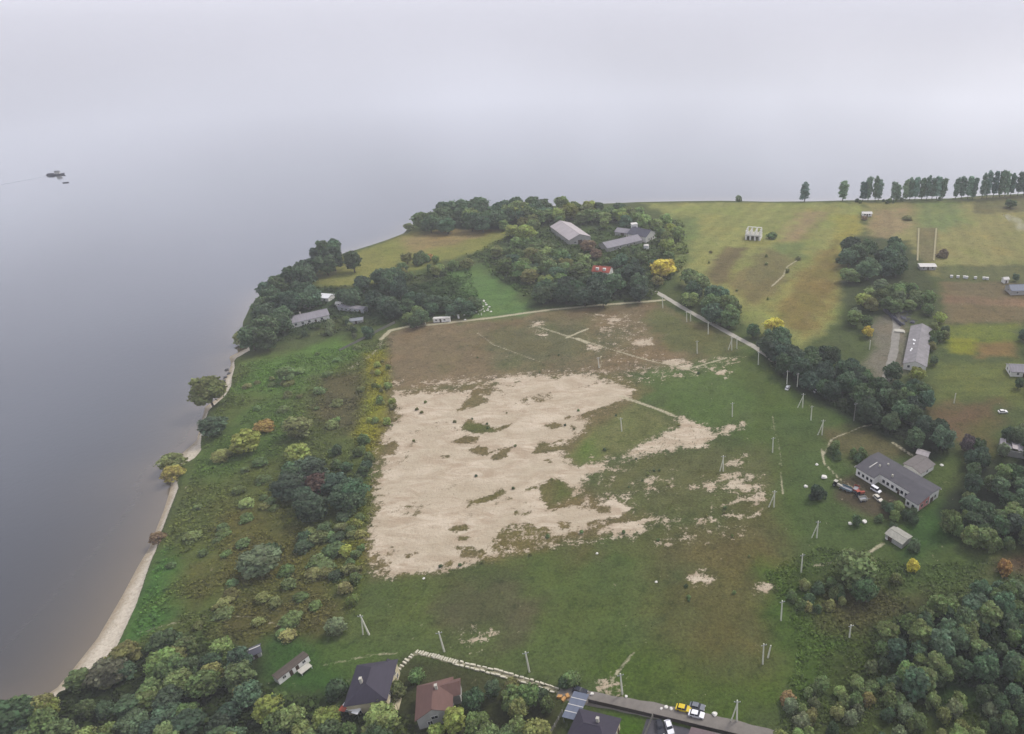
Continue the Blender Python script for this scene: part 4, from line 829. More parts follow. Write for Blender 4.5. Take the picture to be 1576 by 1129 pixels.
def fence(name, label, pts, h, panel, mat, pmat, step=2.2):
    q = PP(pts); t = thing(name, label, 'fence', (q[0][0], q[0][1], gz(*q[0]))); o = Vector(t.location)
    pm = None
    for i in range(len(q)-1):
        a, b = Vector(q[i]), Vector(q[i+1]); n = max(1, round((b-a).length/step)); an = math.atan2(b.y-a.y, b.x-a.x); st = (b-a).length/n
        mp_ = MB().box(-.06,.06,-.06,.06,-.4,h+.1).build('post', pmat, t); mesh = mp_.data; bpy.data.objects.remove(mp_)
        ml_ = MB().box(.07,st-.07,-.02,.02,.06,h).build(panel, mat, t); mesh2 = ml_.data; bpy.data.objects.remove(ml_)
        for k in range(n+1):
            p = a.lerp(b, k/n); z = gz(p.x, p.y)
            if k < n or i == len(q)-2:
                d = bpy.data.objects.new('post', mesh); COL.objects.link(d); d.parent = t; d.location = Vector((p.x, p.y, z))-o; d.rotation_euler = (0, 0, an)
            if k < n:
                d = bpy.data.objects.new(panel, mesh2); COL.objects.link(d); d.parent = t; d.location = Vector((p.x, p.y, z))-o; d.rotation_euler = (0, 0, an)
    return t
FD = M('dark_metal_fence', (62, 52, 50), .7, .15)
fence('panel_fence', 'dark metal panel fence on the house side of the asphalt road', [(906,1082),(955,1093),(1003,1104)], 1.5, 'panel', FD, FD)
fence('panel_fence', 'dark metal fence in front of the paved yard', [(1006,1104),(1060,1117),(1120,1131),(1180,1146)], 1.5, 'panel', FD, FD)
fence('plank_fence', 'wooden plank fence between the lawn and the paved yard', [(1004,1106),(990,1140)], 1.6, 'plank_panel', WOOD, WOOD)
fence('plank_fence', 'pale wooden fence down the side of the carport', [(866,1098),(842,1140)], 1.4, 'plank_panel', WOOD, TRIM)
t = gable('yard_garage', 'low garage with a dusky brown roof beside the paved yard', 'garage', ctr((1082,1138), z=3), -14, 7, 5, 2.6, .8, GREYW, M('dusky_roof', (112, 96, 98), .85, .15), [('W',0,1.2,.8,.8)], [('N',-1.5,2.4,2.2)])
fence('plank_fence', 'grey plank fence along the shore plot beside the field', [(523,541),(548,528),(578,512),(608,497)], 1.5, 'plank_panel', WOOD, WOOD, 2.6)
# pale building blocks laid out in rows
BLK = M('pale_blocks', (204, 198, 176), .9, .12, 1.5)
bm_ = MB().box(-.62,.62,-.2,.2,-.1,.42).build('block', BLK); bmesh_ = bm_.data; bpy.data.objects.remove(bm_)
def blocks(label, pts, gap, jit, across, seed):
    q = PP(pts); rg = random.Random(seed); t = thing('block_row', label, 'stone blocks', (q[0][0], q[0][1], gz(*q[0]))); o = Vector(t.location)
    for i in range(len(q)-1):
        a, b = Vector(q[i]), Vector(q[i+1]); n = max(1, int((b-a).length/gap)); an = math.atan2(b.y-a.y, b.x-a.x)
        for k in range(n):
            p = a.lerp(b, (k+.5)/n)+Vector((rg.uniform(-jit,jit), rg.uniform(-jit,jit)))
            d = bpy.data.objects.new('block', bmesh_); COL.objects.link(d); d.parent = t; d.location = Vector((p.x, p.y, gz(p.x, p.y)))-o; d.rotation_euler = (0, 0, an+(math.pi/2 if across else 0)+rg.uniform(-.12,.12)); d.scale = (rg.uniform(.8,1.25), rg.uniform(.8,1.3), rg.uniform(.7,1.3))
blocks('row of pale blocks set crosswise along the garden edge', [(640,1003),(668,1010),(705,1021)], .78, .08, True, 1)
blocks('upper row of pale blocks leading to the asphalt road', [(706,1019),(760,1031),(815,1047),(862,1062)], 1.6, .1, False, 2)
blocks('lower row of pale blocks leading to the asphalt road', [(700,1023),(755,1037),(810,1053),(855,1067)], 1.55, .1, False, 3)
blocks('short row of pale blocks running down to the purple house', [(637,1006),(625,1018),(612,1031)], .95, .12, True, 4)
# long white building with wings
A = Vector(P(1352,698,4)); B_ = Vector(P(1446,752,4)); an = math.atan2(B_.y-A.y, B_.x-A.x); Ln = (B_-A).length; Wd = 13.6
t = thing('long_farm_building', 'long white walled building with a dark grey roof and two wings', 'building', (A.x, A.y, gz(A.x, A.y)), an)
# local x along the far eave, y negative towards the yard
foot = [(0,0),(Ln,0),(Ln,-Wd),(Ln-5.2,-Wd),(Ln-5.2,-Wd+3.4),(8.6,-Wd+3.4),(8.6,-Wd),(0,-Wd)]
MB().prism(foot[::-1], -.6, 4.05).build('wall', WHITEW, t)
def roofz(x, y): return 4.1+1.1*(1-abs(y+5.0)/8.6)
rf_ = [(-.5,.45),(Ln+.5,.45),(Ln+.5,-Wd-.5),(Ln-5.7,-Wd-.5),(Ln-5.7,-Wd+2.9),(9.1,-Wd+2.9),(9.1,-Wd-.5),(-.5,-Wd-.5)]
# roof as a slab with a low ridge: far plane, near plane, two wing planes
def slab(b, pts):
    n = len(pts); b.add([(x,y,roofz(x,y)) for x,y in pts]+[(x,y,roofz(x,y)-.18) for x,y in pts], [tuple(range(n)), tuple(range(2*n-1,n-1,-1))]+[(i,n+i,n+(i+1)%n,(i+1)%n) for i in range(n)])
rb = MB(); slab(rb, [(-.5,-5),(Ln+.5,-5),(Ln+.5,.45),(-.5,.45)]); slab(rb, [(9.1,-Wd+2.9),(Ln-5.7,-Wd+2.9),(Ln-5.7,-5.001),(9.1,-5.001)]); slab(rb, [(-.5,-Wd-.5),(9.099,-Wd-.5),(9.099,-5.001),(-.5,-5.001)]); slab(rb, [(Ln-5.699,-Wd-.5),(Ln+.5,-Wd-.5),(Ln+.5,-5.001),(Ln-5.699,-5.001)])
ro = rb.build('roof', M('roofing_felt', (88, 86, 90), .9, .16, .5), t)
MB().box(-.5,Ln+.5,.46,.75,3.6,3.9).build('fascia', TRIM, ro); MB().box(-.8,-.51,-Wd-.4,.45,3.5,3.85).build('fascia', TRIM, ro)
for sx, sy in ((6.5,-7.5),(13.5,-8.6),(8.0,-4.2)): MB().box(sx-.3,sx+.3,sy-.3,sy+.3,4.1,5.8).build('chimney', CONC, ro)
MB().box(4.0,4.25,-11,-6,4.5,5.1).build('parapet', TRIM, ro)
def lwin(name, x, y, z, ww, wh, d):
    f = MB(); t_ = .08
    if d in 'SN':
        s = -1 if d == 'S' else 1; y0, y1 = sorted((y-s*.05, y+s*.05)); f.box(x-ww/2-t_,x-ww/2,y0,y1,z-t_,z+wh+t_).box(x+ww/2,x+ww/2+t_,y0,y1,z-t_,z+wh+t_).box(x-ww/2,x+ww/2,y0,y1,z-t_,z).box(x-ww/2,x+ww/2,y0,y1,z+wh,z+wh+t_)
        o = f.build('window', FRAME, t); MB().box(x-ww/2,x+ww/2,min(y,y+s*.02),max(y,y+s*.02),z,z+wh).build('pane', GLASS, o)
    else:
        f.box(x-.05,x+.05,y-ww/2-t_,y-ww/2,z-t_,z+wh+t_).box(x-.05,x+.05,y+ww/2,y+ww/2+t_,z-t_,z+wh+t_).box(x-.05,x+.05,y-ww/2,y+ww/2,z-t_,z).box(x-.05,x+.05,y-ww/2,y+ww/2,z+wh,z+wh+t_)
        o = f.build('window', FRAME, t); MB().box(x,x+.02,y-ww/2,y+ww/2,z,z+wh).build('pane', GLASS, o)
for x in (1.5, 3.6, 5.7, 7.6): lwin('window', x, -Wd, 1.0, 1.1, 1.4, 'S')
for x in (11, 13, 15.2, 17.4, 19.6, 21.6): lwin('window', x, -Wd+3.4, 1.0, 1.2, 1.5, 'S')
for x in (Ln-4, Ln-1.8): lwin('window', x, -Wd, 1.0, 1.1, 1.4, 'S')
for y in (-10.6, -7.6, -2.2): lwin('window', Ln, y, 1.0, 1.1, 1.4, 'E')
MB().box(Ln+.005,Ln+.06,-12.2,-6.2,.1,.88).box(Ln+.005,Ln+.06,-12.2,-6.2,2.6,3.9).box(Ln+.005,Ln+.06,-12.2,-11.3,.88,2.6).box(Ln+.005,Ln+.06,-9.9,-8.3,.88,2.6).box(Ln+.005,Ln+.06,-6.9,-6.2,.88,2.6).build('pink_panel', PINK, t)
o = MB().box(Ln+.0,Ln+.05,-5.4,-3.4,.02,2.3).build('door', DOOR, t); MB().box(Ln+.05,Ln+.1,-3.8,-3.65,1.0,1.1).build('handle', STEEL, o)
o = MB().box(18.1-.5,18.1+.5,-Wd+3.35,-Wd+3.4,.02,2.2).build('door', DOOR, t)
gable('farm_annex', 'low annex with a brownish grey roof joined behind the long building', 'annex', ctr((1415,712), z=3.2), math.degrees(an)+90, 9, 8, 2.8, .9, WHITEW, M('annex_roof', (122, 116, 112), .9, .16, .6), [('E',-2,.9),('E',1.5,.9),('N',-2,.9),('S',0,.9)], [('N',1.5)])
gable('tin_shed', 'small pale tin shed standing behind the annex', 'shed', ctr((1421,696), z=2), math.degrees(an)+20, 4.4, 3.2, 2.2, .6, STEEL, PALE, [], [('S',0,.9,1.9)])
gable('grey_shed', 'low grey shed with a mossy sheet roof on the farm meadow', 'shed', ctr((1383,823), z=2), math.degrees(an)+2, 7.0, 5.6, 2.4, .5, GREYW, M('mossy_sheet', (158, 156, 144), .9, .22, .9), [('W',0,.9,.9,.8)], [('S',-1.5,1.6,2.0)], over=.3)
# scrap machines in the yard
def wheel(parent, x, y, r, w_, mat=None):
    o = MB().tube((x,y-w_/2,r),(x,y+w_/2,r),r,r,14).build('wheel', BLACK, parent); MB().tube((x,y-w_/2-.02,r),(x,y+w_/2+.02,r),r*.55,r*.55,10).build('rim', mat or STEEL, o)
def tractor(label, px, py, rz, col):
    t = thing('tractor', label, 'tractor', at(px, py), math.radians(rz), None)
    MB().prism_y([(-.2,.7),(2.2,.7),(2.35,.9),(2.3,1.5),(.3,1.65),(-.2,1.5)], -.4, .4).build('bonnet', col, t); MB().prism_y([(-1.3,.75),(0,.75),(.15,1.5),(0,2.4),(-1.2,2.4),(-1.4,1.5)], -.62, .62).build('cabin', GLASS, t); MB().box(-1.35,.12,-.7,.7,2.41,2.52).build('cabin_roof', col, t)
    for s in (-.75, .75): wheel(t, -.85, s, .75, .4); wheel(t, 1.75, s, .45, .28)
    MB().tube((1.2,.2,1.5),(1.2,.2,2.4),.05,.05,6).build('exhaust', BLACK, t)
def trailer(label, px, py, rz, col, L_=4.5):
    t = thing('trailer', label, 'trailer', at(px, py), math.radians(rz)); MB().box(-L_/2,L_/2,-1.05,1.05,.7,.85).build('bed', STEEL, t)
    for y in (-1.05, 1.0): MB().box(-L_/2,L_/2,y,y+.05,.85,1.5).build('side_board', col, t)
    for x in (-L_/2, L_/2-.05): MB().box(x,x+.05,-.98,.98,.85,1.5).build('end_board', col, t)
    MB().tube((L_/2,0,.7),(L_/2+1.4,0,.6),.06,.06,6).build('drawbar', STEEL, t)
    for x in (-1.1, .6):
        for s in (-.9, .9): wheel(t, x, s, .42, .25)
tractor('rust brown old tractor at the end of the scrap row', 1322, 762, 20, RUST); tractor('pale old tractor in the scrap row beside the blue trailer', 1288, 748, -40, CONC)
trailer('blue-grey farm trailer in the middle of the scrap row', 1303, 754, -35, M('faded_blue', (110, 136, 146), .7, .15)); trailer('rusty small trailer behind the rust brown tractor', 1317, 754, 60, RUST, 3.2); trailer('worn pale trailer nearest the parked white van', 1328, 770, 10, CONC, 3.0)
# ------------------------------------------------------------------ cars
def car(label, px, py, rz, srgb, van=False, group=None, z=0):
    col = M('car_paint_%d_%d_%d' % srgb, srgb, .25, .03); t = thing('parked_car', label, 'car', at(px, py), math.radians(rz), group)
    MB().prism_y([(-2.1,.35),(-1.7,.25),(1.75,.25),(2.12,.38),(2.15,.62),(1.95,.8),(.95,.92),(-1.7,.95),(-2.1,.88)], -.84, .84).build('body', col, t)
    pr = [(-1.75,.93),(.9,.92),(.25,1.42),(-1.25,1.44)] if not van else [(-2.05,.93),(1.2,.92),(.7,1.8),(-1.98,1.84)]
    b = MB(); n = 4; b.add([(x,-.80 if z_ < 1 else -.62,z_) for x,z_ in pr]+[(x,.80 if z_ < 1 else .62,z_) for x,z_ in pr], [(0,1,2,3),(7,6,5,4)]+[(i,n+i,n+(i+1)%n,(i+1)%n) for i in range(n)]); b.build('windscreen_glass', GLASS, t)
    z1 = pr[3][1]; MB().prism_y([(pr[3][0]-.1,z1-.03),(pr[2][0]+.12,pr[2][1]-.03),(pr[2][0],pr[2][1]+.03),(pr[3][0],z1+.04)], -.63, .63).build('car_roof', col, t)
    for s in (-1, 1):
        MB().add([(-.32,s*.805,.93),(-.24,s*.805,.93),(-.30,s*.635,z1),(-.38,s*.635,z1)], [(0,1,2,3)] if s < 0 else [(3,2,1,0)]).build('pillar', col, t)
        MB().box(2.08,2.17,s*.62-.16,s*.62+.16,.55,.7).build('headlight', FRAME, t); MB().box(-2.13,-2.05,s*.64-.14,s*.64+.14,.6,.78).build('tail_light', RUST, t)
        for x in (-1.3, 1.35):
            o = MB().tube((x,s*.72,.31),(x,s*.86,.31),.31,.31,14).build('wheel', BLACK, t); MB().tube((x,s*.7,.31),(x,s*.875,.31),.19,.19,10).build('rim', STEEL, o)
    return t
car('yellow car parked by the asphalt road', 1052, 1092, -13, (214, 186, 40)); car('white car standing on the asphalt road beside the yellow car', 1072, 1101, -13, (236, 236, 238)); car('grey car parked on the verge behind the white car', 1073, 1089, -14, (120, 124, 130))
car('dark blue car at the upper end of the asphalt road', 893, 1066, -20, (44, 48, 60)); car('white car parked inside the paved yard', 1030, 1121, -70, (232, 232, 234)); car('dark car parked against the paved yard fence', 1016, 1121, -75, (52, 54, 62))
car('white van in the yard of the long building', 1348, 755, -48, (236, 236, 238), True); car('pale beige car behind the white van in the farm yard', 1351, 768, -60, (206, 200, 184)); car('white car parked at the foot of the dark tree belt', 1212, 598, 70, (228, 228, 226)); car('white car under the dark tree belt beside the tall brown pole', 1258, 603, 20, (226, 226, 228)); car('silver car tucked into the dark tree belt', 1266, 599, 70, (190, 192, 196))
car('white car crossing the brown plot by the cottage', 1543, 635, 5, (236, 234, 228))
# ------------------------------------------------------------------ far farmstead
A = Vector(P(858,338,7)); 
t = gable('grey_barn', 'large barn with a pale grey sheet roof among the trees', 'barn', ctr((877,352), z=6.5), -58, 40, 17, 4.8, 3.2, GREYW, PALE, [('E',-4,1.4,1.6,1.2),('E',4,1.4,1.6,1.2),('S',-12,1.6,1.6,1),('S',-4,1.6,1.6,1),('S',4,1.6,1.6,1),('S',12,1.6,1.6,1)], [('E',0,3.4,3.4)])
gable('farmhouse', 'low farmhouse with a long worn grey roof below the chimney house', 'house', ctr((955,370), z=4), 38, 30, 13, 3.2, 2.6, GREYW, GREYR, [('E',-2,1),('E',2,1),('S',-9,1),('S',-4,1),('S',2,1),('S',8,1)], [('S',5)], [(6,1)])
gable('chimney_house', 'house with a dark slate roof and a white tower-like chimney stack', 'house', ctr((988,357), z=5), -30, 17, 14, 4.6, 3.4, WHITEW, DARKR, [('E',-3,1),('E',3,1),('S',-5,1),('S',0,1),('S',5,1)], [('E',0)], [])
t = thing('white_tower', 'white square water tower beside the dark slate roof', 'tower', ctr((977,362)), math.radians(20)); MB().box(-2.2,2.2,-2.2,2.2,-.5,9.2).build('wall', WHITEW, t); MB().box(-2.5,2.5,-2.5,2.5,9.2,9.7).build('roof', TRIM, t); MB().box(-.8,.8,-2.26,-2.2,5.5,7.8).build('window', GLASS, t); MB().box(2.2,2.26,-.8,.8,5.5,7.8).build('window', GLASS, t)
gable('low_barn', 'small open barn with a grey roof left of the slate roofed house', 'barn', ctr((962,353), z=4), -20, 13, 10, 3.2, 1.8, GREYW, GREYR, [], [('S',0,3,2.6)])
gable('side_annex', 'whitish annex between the farmhouse and the slate roofed house', 'annex', ctr((972,369), z=3.5), 38, 9, 7, 3, 1.2, WHITEW, TRIM, [('S',0,1)], [('S',2.5)])
t = thing('water_tank', 'round white water tank below the slate roofed house', 'tank', ctr((995,383)), 0); MB().tube((0,0,-.4),(0,0,3.2),2.0,2.0,20).build('tank_shell', WHITE, t, False); MB().tube((0,0,3.2),(0,0,3.9),2.05,.3,20).build('tank_lid', TRIM, t)
t = thing('white_tank', 'small white silo at the left edge of the thicket by the barn', 'tank', ctr((829,377)), 0); MB().tube((0,0,-.4),(0,0,4.4),1.5,1.5,18).build('tank_shell', WHITE, t); MB().tube((0,0,4.4),(0,0,5.3),1.55,.2,18).build('tank_lid', TRIM, t)
t = gable('red_ruin', 'ruined hut with a broken rust red roof in the thicket', 'hut', ctr((927,411), z=4.5), -12, 12, 8, 3.2, 2.4, WHITEW, RUST, [('S',-3,1),('S',3,1),('E',0,1)], [('S',0)])
MB().box(-3.5,-1.5,-3.4,-2.2,3.6,5.3).box(1.5,3.5,-3.4,-2.2,3.6,5.3).build('dormer', WHITEW, t)
# unfinished house on the far slope
t = thing('unfinished_house', 'unfinished white concrete house shell with bare upper columns', 'house', ctr((1160,366)), math.radians(-12))
for x0, x1 in ((-6,-4.6),(-2.6,-1.4),(1.0,2.2),(4.6,6)): MB().box(x0,x1,-5,-4.6,-.5,3.2).build('pier', WHITEW, t)
MB().box(-6,-5.6,-4.6,5,-.5,3.2).build('side_wall', WHITEW, t); MB().box(5.6,6,-4.6,5,-.5,3.2).build('side_wall', WHITEW, t); MB().box(-5.6,5.6,4.6,5,-.5,3.2).build('back_wall', WHITEW, t)
MB().box(-6.2,6.2,-5.2,5.2,3.2,3.6).build('floor_slab', CONC, t)
for x in (-5.4, -2, 1.8, 5.4):
    for y in (-4.4, 0, 4.4): MB().box(x-.4,x+.4,y-.4,y+.4,3.6,7.4).build('column', WHITEW, t)
MB().box(-6,6,-5,-4.81,3.6,4.6).build('parapet', WHITEW, t); MB().box(-5.4,5.4,4.1,4.7,7.4,7.8).build('beam', WHITEW, t)
# shore house and its yard
gable('shore_house', 'long house with a grey sheet roof and white walls by the shore', 'house', ctr((472,483), z=4.5), 36, 21, 9, 3.2, 2.2, WHITEW, GREYR, [('S',-7,1),('S',-3.5,1),('S',0,1),('S',6.5,1),('E',-1.5,1),('E',1.8,1)], [('S',3.2)], [(-3,.8)])
t = gable('silver_trailer', 'long silver caravan with a dark stripe behind the shore house', 'caravan', ctr((543,474), z=1.5), -14, 18, 4.2, 2.6, .35, M('silver_sheet', (176, 178, 182), .6, .15), GREYR, [('S',-6,1,1.4,.9),('S',-3,1,1.4,.9),('S',0,1,1.4,.9),('S',3,1,1.4,.9)], [('S',6.5)], over=.1)
gable('white_roof_shed', 'small shed with a bright white roof under the dark shore trees', 'shed', ctr((499,454), z=3), -10, 9, 6, 2.6, .8, WHITEW, WHITE, [('S',2,.9,.8,.8)], [('S',-1.5)])
gable('yard_shed', 'little grey shed half hidden in the shore garden', 'shed', ctr((548,491), z=2), 18, 7, 4, 2.2, .7, GREYW, STEEL, [], [('S',0)])
gable('garden_hut', 'tiny whitish hut next to the silver caravan', 'hut', ctr((522,466), z=2), 10, 3.2, 3, 2.3, .6, WHITEW, TRIM, [], [('S',0,.8,1.8)])
t = thing('container', 'long white cabin standing beside the field track', 'cabin', ctr((679,494)), math.radians(8)); MB().box(-4.0,4.0,-1.2,1.2,.15,2.5).build('wall', WHITEW, t); MB().box(-4.1,4.1,-1.3,1.3,2.5,2.62).build('roof', TRIM, t); o = MB().box(-.5,.5,-1.26,-1.2,.2,2.2).build('door', DOOR, t); window(t, 'S', -2.3, 1.1, 8, 2.4, 1.0, .9); window(t, 'S', 2.3, 1.1, 8, 2.4, 1.0, .9)
t = thing('white_pillar', 'stubby white pillar beside the white cabin on the track', 'pillar', ctr((692,494)), .2); MB().box(-.6,.6,-.6,.6,-.4,2.6).build('shaft', WHITEW, t); MB().box(-.8,.8,-.8,.8,2.6,2.85).build('cap', TRIM, t)
t = thing('white_pillar', 'short white gate pillar by the rubble heap', 'pillar', ctr((706,489)), .4); MB().box(-.5,.5,-.5,.5,-.4,2.0).build('shaft', WHITEW, t); MB().box(-.7,.7,-.7,.7,2.0,2.2).build('cap', TRIM, t)
rg = random.Random(5); RUB = M('white_rubble', (222, 218, 208), .9, .1, 1)
for i in range(34):
    px, py = (rg.gauss(740, 9), rg.gauss(474, 7)) if i < 28 else (rg.uniform(712, 735), rg.uniform(472, 486))
    x, y, z = at(px, py); r = rg.uniform(.35, .95)
    o = MB().rock((0,0,0), r, rg).build('rubble_block', RUB); o.location = (x, y, z+.25*r); o.rotation_euler = (0, 0, rg.uniform(0, 6)); tag(o, 'white rubble block in the heap beside the field track', 'rubble', 'white rubble blocks by the track')
# far right
for lb, pts in (('pale low wall along the far side of the grey strip', [(1412,402),(1414,352)]), ('pale low wall on the hive side of the grey strip', [(1437,402),(1441,352)])):
    q = PP(pts); a, b = Vector(q[0]), Vector(q[1]); t = thing('low_wall', lb, 'wall', (a.x, a.y, gz(a.x, a.y)), math.atan2(b.y-a.y, b.x-a.x)); Lw = (b-a).length; n = 12
    for k in range(n): MB().box(Lw*k/n+.06, Lw*(k+1)/n-.06, -.6, .6, -.8, .55).build('wall_panel', M('yellowish_wall', (158, 150, 114), .9, .12), t)
gable('white_roof_hut', 'hut with a flat bright white roof at the end of the low walls', 'hut', ctr((1427,408), z=2.5), 0, 11, 6, 2.6, .5, GREYW, TRIM, [('S',-3,.9),('S',3,.9)], [('S',0)])
gable('white_far_hut', 'little white hut on the skyline edge of the fallow field', 'hut', ctr((1334,328), z=2), 0, 8, 5, 2.6, .8, WHITEW, TRIM, [('S',-2,.9),('S',2,.9)], [('S',0)])
for i, px in enumerate((1464, 1474, 1484, 1487.5, 1501, 1514, 1519)):
    t = thing('beehive', 'white box beehive in the row along the ploughed plot', 'beehive', at(px, 427+i*.5), 0, 'beehives along the ploughed plot'); MB().box(-.75,.75,-.7,.7,.2,1.5).build('hive_box', WHITE, t); MB().box(-.9,.9,-.85,.85,1.5,1.65).build('lid', TRIM, t); MB().box(-.7,-.5,-.6,.6,-.3,.2).box(.5,.7,-.6,.6,-.3,.2).build('stand', WOOD, t)
gable('white_privy', 'narrow white privy beside the blue-grey roof', 'hut', ctr((1547,431), z=1.5), 10, 3.4, 3, 3.0, .8, WHITEW, TRIM, [], [('S',0,.9,1.9)])
gable('blue_roof_house', 'house with a pale blue-grey roof at the end of the hive row', 'house', ctr((1574,440), z=4), 4, 18, 9, 3.2, 2.2, GREYW, BLUES, [('S',-5,1),('S',0,1),('S',5,1),('W',0,1)], [('S',2.4)])
gable('grey_cottage', 'cottage with a grey roof and white gable beside the green plots', 'house', ctr((1574,563), z=4), -4, 13, 8, 3.0, 1.8, WHITEW, GREYR, [('W',-2,1),('W',1.5,1),('S',-3,1),('S',2,1)], [('S',0)])
# ruined farm
A = Vector(P(1419,500,4)); B_ = Vector(P(1409,557,4)); an2 = math.degrees(math.atan2(B_.y-A.y, B_.x-A.x))
t = gable('ruined_barn', 'long narrow barn with a patched grey roof and white gable ends', 'barn', ctr((1414,528), z=4.5), an2, (B_-A).length, 11, 3.4, 2.2, WHITEW, M('patched_sheet', (142, 138, 138), .9, .28, .35), [('E',-3,1.2),('E',2.5,1.2),('N',-12,1),('N',-5,1),('N',3,1),('S',-10,1),('S',0,1),('S',9,1)], [('E',0,2,2.4)])
for x, y in ((2,-2.4),(8,-3),(9.5,-3.4),(-2,-2.2),(-3.2,-3.0)): MB().box(x-.9,x+.9,y-.35,y+.35,3.4+2.2*(1-abs(y)/5.5)+.02,3.4+2.2*(1-abs(y)/5.5)+.16).build('patch', WHITE, t)
t = thing('collapsed_barn', 'collapsed barn of dark blue-grey beams above the broken concrete yard', 'ruin', ctr((1386,488)), math.radians(-75))
rg = random.Random(9); MB().box(-11,11,-6,-5.5,-.5,2.2).box(-11,-10.5,-5.5,6,-.5,1.8).build('wall', M('burnt_wall', (84, 84, 96), .9, .3, .4), t)
for i in range(14): MB().box(-4,4,-.14,.14,-.12,.12).build('beam', DARKR if i % 3 else WOOD, t).matrix_local = Matrix.Translation((rg.uniform(-8,8), rg.uniform(-3,4), rg.uniform(.6,1.6))) @ Matrix.Rotation(rg.uniform(0,3.1), 4, 'Z') @ Matrix.Rotation(rg.uniform(-.22,.22), 4, 'Y')
for i in range(9): MB().rock((rg.uniform(-9,9), rg.uniform(-4.5,5), .4), rg.uniform(.8,1.8), rg, .5).build('debris', DARKR, t)
t = thing('concrete_slab', 'pale concrete slab pile at the top of the broken yard', 'slab', ctr((1384,510)), math.radians(-10)); 
for i in range(4): MB().box(-3.4+.2*i,3.2-.3*i,-1.6,1.6,.22*i-.1,.22*i+.115).build('slab', CONC, t)
t = thing('ruined_roof', 'ruined building with a collapsed pale grey roof in the trees', 'ruin', ctr((1566,690), z=2), math.radians(-20)); MB().box(-7,7,-4,-3.7,-.5,2.8).box(-7,-6.7,-3.7,4,-.5,2.8).box(6.7,7,-3.7,4,-.5,2.2).build('wall', GREYW, t)
for i in range(6): MB().box(-1.1,1.1,-3.4,3.4,-.06,.06).build('roof_sheet', GREYR if i % 2 else PALE, t).matrix_local = Matrix.Translation((-5.8+2.3*i, rg.uniform(-.4,.4), 2.5+rg.uniform(-.3,.6))) @ Matrix.Rotation(rg.uniform(-.3,.3), 4, 'X') @ Matrix.Rotation(rg.uniform(-.15,.15), 4, 'Y')
# loose pale stones
for px, py, r, lb in [(1268,735,1.3,'large white boulder in the grass near the scrap row'), (1240,749,.9,'white boulder in the grass left of the dark round bush'), (1257,715,.7,'small pale stone beside the looping track'), (1330,803,1.0,'pale stone beside the upright dark bush'), (1308,806,.8,'rounded grey stone near the upright dark bush'), (1365,828,.9,'pale stone heap at the wall of the grey shed'), (919,852,.5,'single white stone in the green meadow'), (1010,896,.5,'white stone in the brown grass'), (652,890,.5,'white stone just outside the sand edge'),
                      (1025,1089,.6,'pale block on the verge by the yellow car'), (1033,1091,.55,'second pale block beside the yellow car'), (1018,1091,.4,'smallest pale block near the yellow car'), (1100,1099,.8,'grey boulder on the verge past the white car'), (964,1073,.5,'pale stone at the roadside sand heap'), (911,1069,.6,'pale stone by the dark blue car'), (313,668,.9,'white upturned tub on the bank under the bluish tree'), (1449,716,.8,'pale stone behind the long building')]:
    x, y, z = at(px, py); rgx = random.Random(int(px)); o = MB().rock((0,0,0), r, rgx).build('stone', RUB); o.location = (x, y, z+.3*r); tag(o, lb, 'stone')
for px, py in [(349,569),(353,575),(347,581),(345,586)]:
    x, y = P(px, py, WATER_Z); rgx = random.Random(px); o = MB().rock((0,0,0), 1.1, rgx).build('shore_rock', M('wet_rock', (60, 62, 64), .5, .2)); o.location = (x, y, WATER_Z+.1); tag(o, 'dark rock in the water off the small sandy cove', 'rock', 'dark rocks off the cove')
for i, (px, py) in enumerate([(862,1074),(868,1078),(874,1073)]):
    x, y, z = at(px, py); o = MB().prism([(-.7,-.4),(.6,-.45),(.7,.35),(-.5,.45)], -.1, .7).build('sandbag_pile', M('orange_bricks', (198, 150, 92), .9, .15)); o.location = (x, y, z); o.rotation_euler = (0, 0, i*1.1); tag(o, 'orange brick pallet stacked at the end of the block rows', 'brick pallet', 'brick pallets by the carport')
# ------------------------------------------------------------------ power poles
POLEM = M('pole_concrete', (224, 222, 205), .85, .1, 1.5)
pole_v = MB(); pole_v.tube((0,0,-.6),(0,0,8.6),.20,.13,8); arm_v = MB().box(-.9,.9,-.07,.07,8.05,8.2)
def pole(px, py, label, group=None, h=8.6, strut=None, mat=None, lean=0, rz=0.3, arm=True):
    x, y, z = at(px, py); t = thing('power_pole', label, 'power pole', (x, y, z), rz, group, (1, 1, h/8.6)); m = mat or POLEM
    t.rotation_euler = (0, math.radians(lean), rz)
    MB().tube((0,0,-.6),(0,0,8.6),.27,.18,8).build('pole', m, t)
    if strut: MB().tube((strut,0,-.5),(.12,0,7.7),.21,.15,8).build('strut', m, t)
    if arm:
        a = MB().box(-.85,.85,-.2,-.06,8.0,8.14).build('crossarm', STEEL, t)
        for k in (-.75, 0, .75): MB().tube((k,-.13,8.14),(k,-.13,8.42),.06,.04,6).build('insulator', WHITE, a)
    return t
LS = 'slim pale concrete power pole on the green field by the tree belt'; GS = 'slim poles on the green field'
for p in [(1073,544),(1090,514),(1134,537),(1167,561),(1127,641),(1189,696),(1248,646),(1211,591),(1227,595)]: pole(*p, LS, GS, h=7.6)
LA = 'two-legged pale concrete pole with a leaning strut on the green field'; GA = 'two-legged poles on the green field'
for p, s in [((1126,539),-1.9),((1235,627),-2.4),((1265,669),-1.9),((1113,725),-1.4),((1191,780),-2.0),((1257,827),-1.9)]: pole(*p, LA, GA, h=7.8, strut=s, rz=0)
